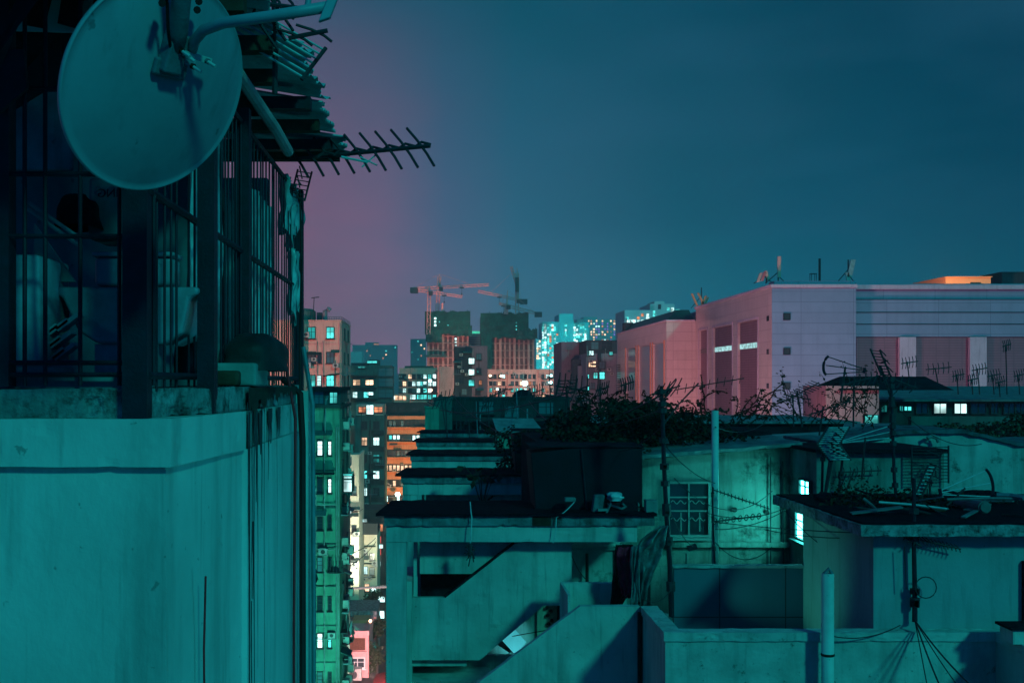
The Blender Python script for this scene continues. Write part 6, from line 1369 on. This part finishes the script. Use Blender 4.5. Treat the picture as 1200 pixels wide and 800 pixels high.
NEARROUGH = {('roof_house', 'ledge'): (.05, .004, .012), ('roof_house', 'parapet'): (.05, .008, .05), ('roof_parapet', 'coping'): (.1, .01, .04), ('roof_room', 'eave'): (.12, .014, .06), ('stairhouse', 'fascia'): (.12, .012, .05),
             ('stairhouse', 'roof'): (.2, .012, .03), ('stair_flight', 'parapet'): (.15, .007, .02), ('stairhouse', 'stair_parapet'): (.15, .006, .02), ('stained_house', 'roof'): (.2, .025, .05), ('stair_landing', 'back_parapet'): (.15, .008, .02),
             ('stairhouse', 'beam'): (.2, .006, .02), ('back_roof_wall', 'coping'): (.3, .03, .08), ('stained_house', 'ledge'): (.12, .012, .05), ('wall_coping', ''): (.1, .01, .04)}
for o in list(scene.objects):
    if o.type != 'MESH': continue
    k_ = ((o.parent.name.split('.')[0], o.name.split('.')[0]) if o.parent else (o.name.split('.')[0], ''))
    if k_ in NEARROUGH and not (o.parent and o.parent.name.startswith('stairhouse.') and o.parent.name[-1] in '234'):
        for m_ in list(o.modifiers): o.modifiers.remove(m_)
        roughen(o, *NEARROUGH[k_])
# ================================================================== CAMERA
cam = bpy.data.cameras.new('camera'); co = bpy.data.objects.new('camera', cam); COL.objects.link(co)
co.location = (0, 0, CZ); co.rotation_euler = (math.pi/2, 0, 0)
cam.lens = 39; cam.sensor_width = 36; cam.sensor_fit = 'HORIZONTAL'; cam.shift_x = (600-VX)/1200; cam.shift_y = (VY-400)/1200
cam.clip_start = .1; cam.clip_end = 12000
scene.camera = co

# ================================================================== WORLD AND LIGHT
w = bpy.data.worlds.new('World'); scene.world = w; w.use_nodes = True
nt = w.node_tree; bg = nt.nodes['Background']
tc = N(nt, 'ShaderNodeTexCoord'); sp_ = N(nt, 'ShaderNodeSeparateXYZ'); nt.links.new(tc.outputs['Generated'], sp_.inputs[0])
def ramp(src, stops):
    r = N(nt, 'ShaderNodeValToRGB'); nt.links.new(src, r.inputs[0]); e = r.color_ramp.elements
    e[0].position, e[0].color = stops[0][0], (*stops[0][1], 1); e[1].position, e[1].color = stops[-1][0], (*stops[-1][1], 1)
    for p_, c_ in stops[1:-1]: x_ = e.new(p_); x_.color = (*c_, 1)
    r.color_ramp.interpolation = 'EASE' if False else 'LINEAR'
    return r.outputs[0]
def s2l(r, g, b):
    f = lambda c: ((c/255+.055)/1.055)**2.4 if c/255 > .04045 else c/255/12.92
    return (f(r), f(g), f(b))
def mrange(src, a, b_):
    m = N(nt, 'ShaderNodeMapRange'); nt.links.new(src, m.inputs[0]); m.inputs[1].default_value = a; m.inputs[2].default_value = b_; return m.outputs[0]
ux = mrange(sp_.outputs['X'], -.42, .52)     # azimuth across the frame
hor = ramp(ux, [(0, s2l(144,85,107)), (.30, s2l(150,89,117)), (.334, s2l(146,91,121)), (.391, s2l(144,97,131)), (.45, s2l(122,103,137)), (.514, s2l(72,113,143)), (.672, s2l(28,109,133)), (.911, s2l(0,73,97)), (1, s2l(0,67,91))])
mid_ = ramp(ux, [(0, s2l(128,83,107)), (.30, s2l(136,85,113)), (.334, s2l(128,86,117)), (.391, s2l(120,88,121)), (.45, s2l(74,89,123)), (.514, s2l(38,91,119)), (.672, s2l(0,75,99)), (.911, s2l(0,57,81)), (1, s2l(0,55,79))])
top = ramp(ux, [(0, s2l(62,69,95)), (.30, s2l(52,71,97)), (.334, s2l(44,71,97)), (.391, s2l(24,70,94)), (.514, s2l(2,69,89)), (.672, s2l(0,61,83)), (.911, s2l(0,43,65)), (1, s2l(0,41,63))])
f1 = mrange(sp_.outputs['Z'], .0, .14); f2 = mrange(sp_.outputs['Z'], .12, .34)
c_ = mix(nt, f1, hor, mid_); c_ = mix(nt, f2, c_, top)
# thin cloud streaks
mp = N(nt, 'ShaderNodeMapping'); mp.inputs['Scale'].default_value = (2.2, 1, 6.5); mp.inputs['Rotation'].default_value = (0, .3, 0); nt.links.new(tc.outputs['Generated'], mp.inputs[0])
nz = N(nt, 'ShaderNodeTexNoise'); nz.inputs['Scale'].default_value = 2.2; nz.inputs['Detail'].default_value = 8; nt.links.new(mp.outputs[0], nz.inputs['Vector'])
cf = mrange(nz.outputs['Fac'], .42, .72)
c_ = mix(nt, mul(nt, cf, .36), c_, s2l(34,84,112))
# behind the camera and overhead: dim blue night
fb = mrange(sp_.outputs['Y'], .25, -.1)
c_ = mix(nt, fb, c_, (.0, .066, .25))
fz = mrange(sp_.outputs['Z'], .35, .7); c_ = mix(nt, fz, c_, (.001, .040, .14))
nt.links.new(c_, bg.inputs['Color']); bg.inputs['Strength'].default_value = 1.18

def sun_dir(d):
    return Vector(d).to_track_quat('-Z', 'Y').to_euler()
sl = bpy.data.lights.new('sun', 'SUN'); so = bpy.data.objects.new('sun', sl); COL.objects.link(so)
sl.energy = 1.22; sl.color = (.025, .96, .82); sl.angle = math.radians(5)
so.rotation_euler = sun_dir((-.40, .75, -.46))
WARM = (1, .35, .30); PINK = (1, .45, .52); AMB = (1, .42, .16); CY = (.15, 1, .8)
spot('street_glow_mall', (12, 92, CZ-20), (33, 128, CZ+10), 46000, PINK, 85, 2)
spot('street_glow_mall_front', (44, 74, CZ-17), (50, 110, CZ-1), 15000, (.9, .30, .55), 110, 2)
spot('street_glow_annexe', (2, 118, CZ-18), (29, 165, CZ+8), 52000, (1, .36, .38), 60, 2)
spot('pavilion_glow', (53, 116.5, ZM+.5), (57.5, 125, ZM+.8), 5200, AMB, 100, .3)
spot('street_glow_salmon_tower', (-42, 85, CZ-6), (-14, 130, CZ+2), 78000, WARM, 34, 2)
spot('street_glow_orange_block', (-2.5, 195, CZ-26), (-6, 215, CZ-12), 30000, AMB, 90, 1)
spot('street_glow_city', (-6, 225, CZ-14), (-2, 262, CZ), 22000, WARM, 110, 2)
spot('street_glow_long_block', (20, 238, CZ-12), (18, 265, CZ), 26000, WARM, 120, 2)
spot('site_floodlight', (2, 395, CZ-25), (12, 450, CZ-8), 230000, (1, .33, .30), 60, 3)
spot('street_glow_green_block', (-4.5, 68, CZ-26), (-9, 88, CZ-10), 21000, (.12, 1, .75), 90, 1.5)
spot('street_glow_cream', (-9.5, 143, CZ-27), (-11, 152, CZ-20), 19000, (.95, .95, .72), 100, 1)
spot('street_glow_pink_house', (-6.5, 106, CZ-28.5), (-9, 124, CZ-28), 26000, (1, .46, .46), 90, 1)
spot('site_floodlight_high', (3, 398, CZ-26), (6, 450, CZ+43), 280000, (1, .36, .30), 30, 2, .5)  # added spot that picks out the cranes, no fixture there
spot('teal_tower_glow', (35, 470, CZ-20), (52, 520, CZ+15), 330000, (.05, 1, 1), 70, 3)
spot('far_tower_glow', (60, 340, CZ-10), (70, 380, CZ+22), 42000, (.2, .8, 1), 80, 3)
spot('hut_gable_glow', (15.5, 50.6, CZ-1.4), (19.8, 55, CZ-1), 700, PINK, 60, 0)

spot('roof_light_across_lane', (9, 3.5, CZ-6), (-1.3, 7.8, CZ-2.4), 1050, (.02, .9, 1), 46, .4)  # added fill that brightens the side wall of the caged house
spot('light_well_lamp', W(640, 765, 22.8), W(596, 748, 24.2), 70, (.12, .9, 1), 45, 0)  # added hidden spot that brightens the panels behind the stair opening
al = bpy.data.lights.new('window_spill', 'AREA'); ao = bpy.data.objects.new('window_spill', al); COL.objects.link(ao)
al.shape = 'RECTANGLE'; al.size = .55; al.size_y = .8; al.energy = 46; al.color = (.05, 1, .85); ao.location = (7.78, 23.95, ZZ(615, 23.9)); ao.rotation_euler = Vector((-1, .15, 0)).to_track_quat('-Z', 'Y').to_euler()
spot('terrace_lamp', (4.6, 20.9, CZ-4.7), (7.0, 20.7, CZ-3.6), 75, (.08, 1, .7), 75, 0)
# haze
hm = bpy.data.materials.new('haze'); hm.use_nodes = True; nt2 = hm.node_tree; nt2.nodes.remove(nt2.nodes['Principled BSDF'])
pv = N(nt2, 'ShaderNodeVolumePrincipled'); pv.inputs['Color'].default_value = (.9, .92, .95, 1); pv.inputs['Density'].default_value = .0005
nt2.links.new(pv.outputs[0], nt2.nodes['Material Output'].inputs['Volume'])
me = MB().box(-1620, 1620, -220, 1670, -1.3, 130); M['haze'] = hm
HZ = tag(me.build('haze', 'haze'), None, None, None, 'stuff')

# ================================================================== RENDER
scene.render.engine = 'CYCLES'
scene.view_settings.view_transform = 'Standard'; scene.view_settings.look = 'None'; scene.view_settings.gamma = 1; scene.view_settings.exposure = 0
scene.cycles.use_denoising = True
scene.cycles.max_bounces = 5; scene.cycles.diffuse_bounces = 3; scene.cycles.volume_bounces = 0; scene.cycles.sample_clamp_indirect = 4
scene.cycles.caustics_reflective = False; scene.cycles.caustics_refractive = False
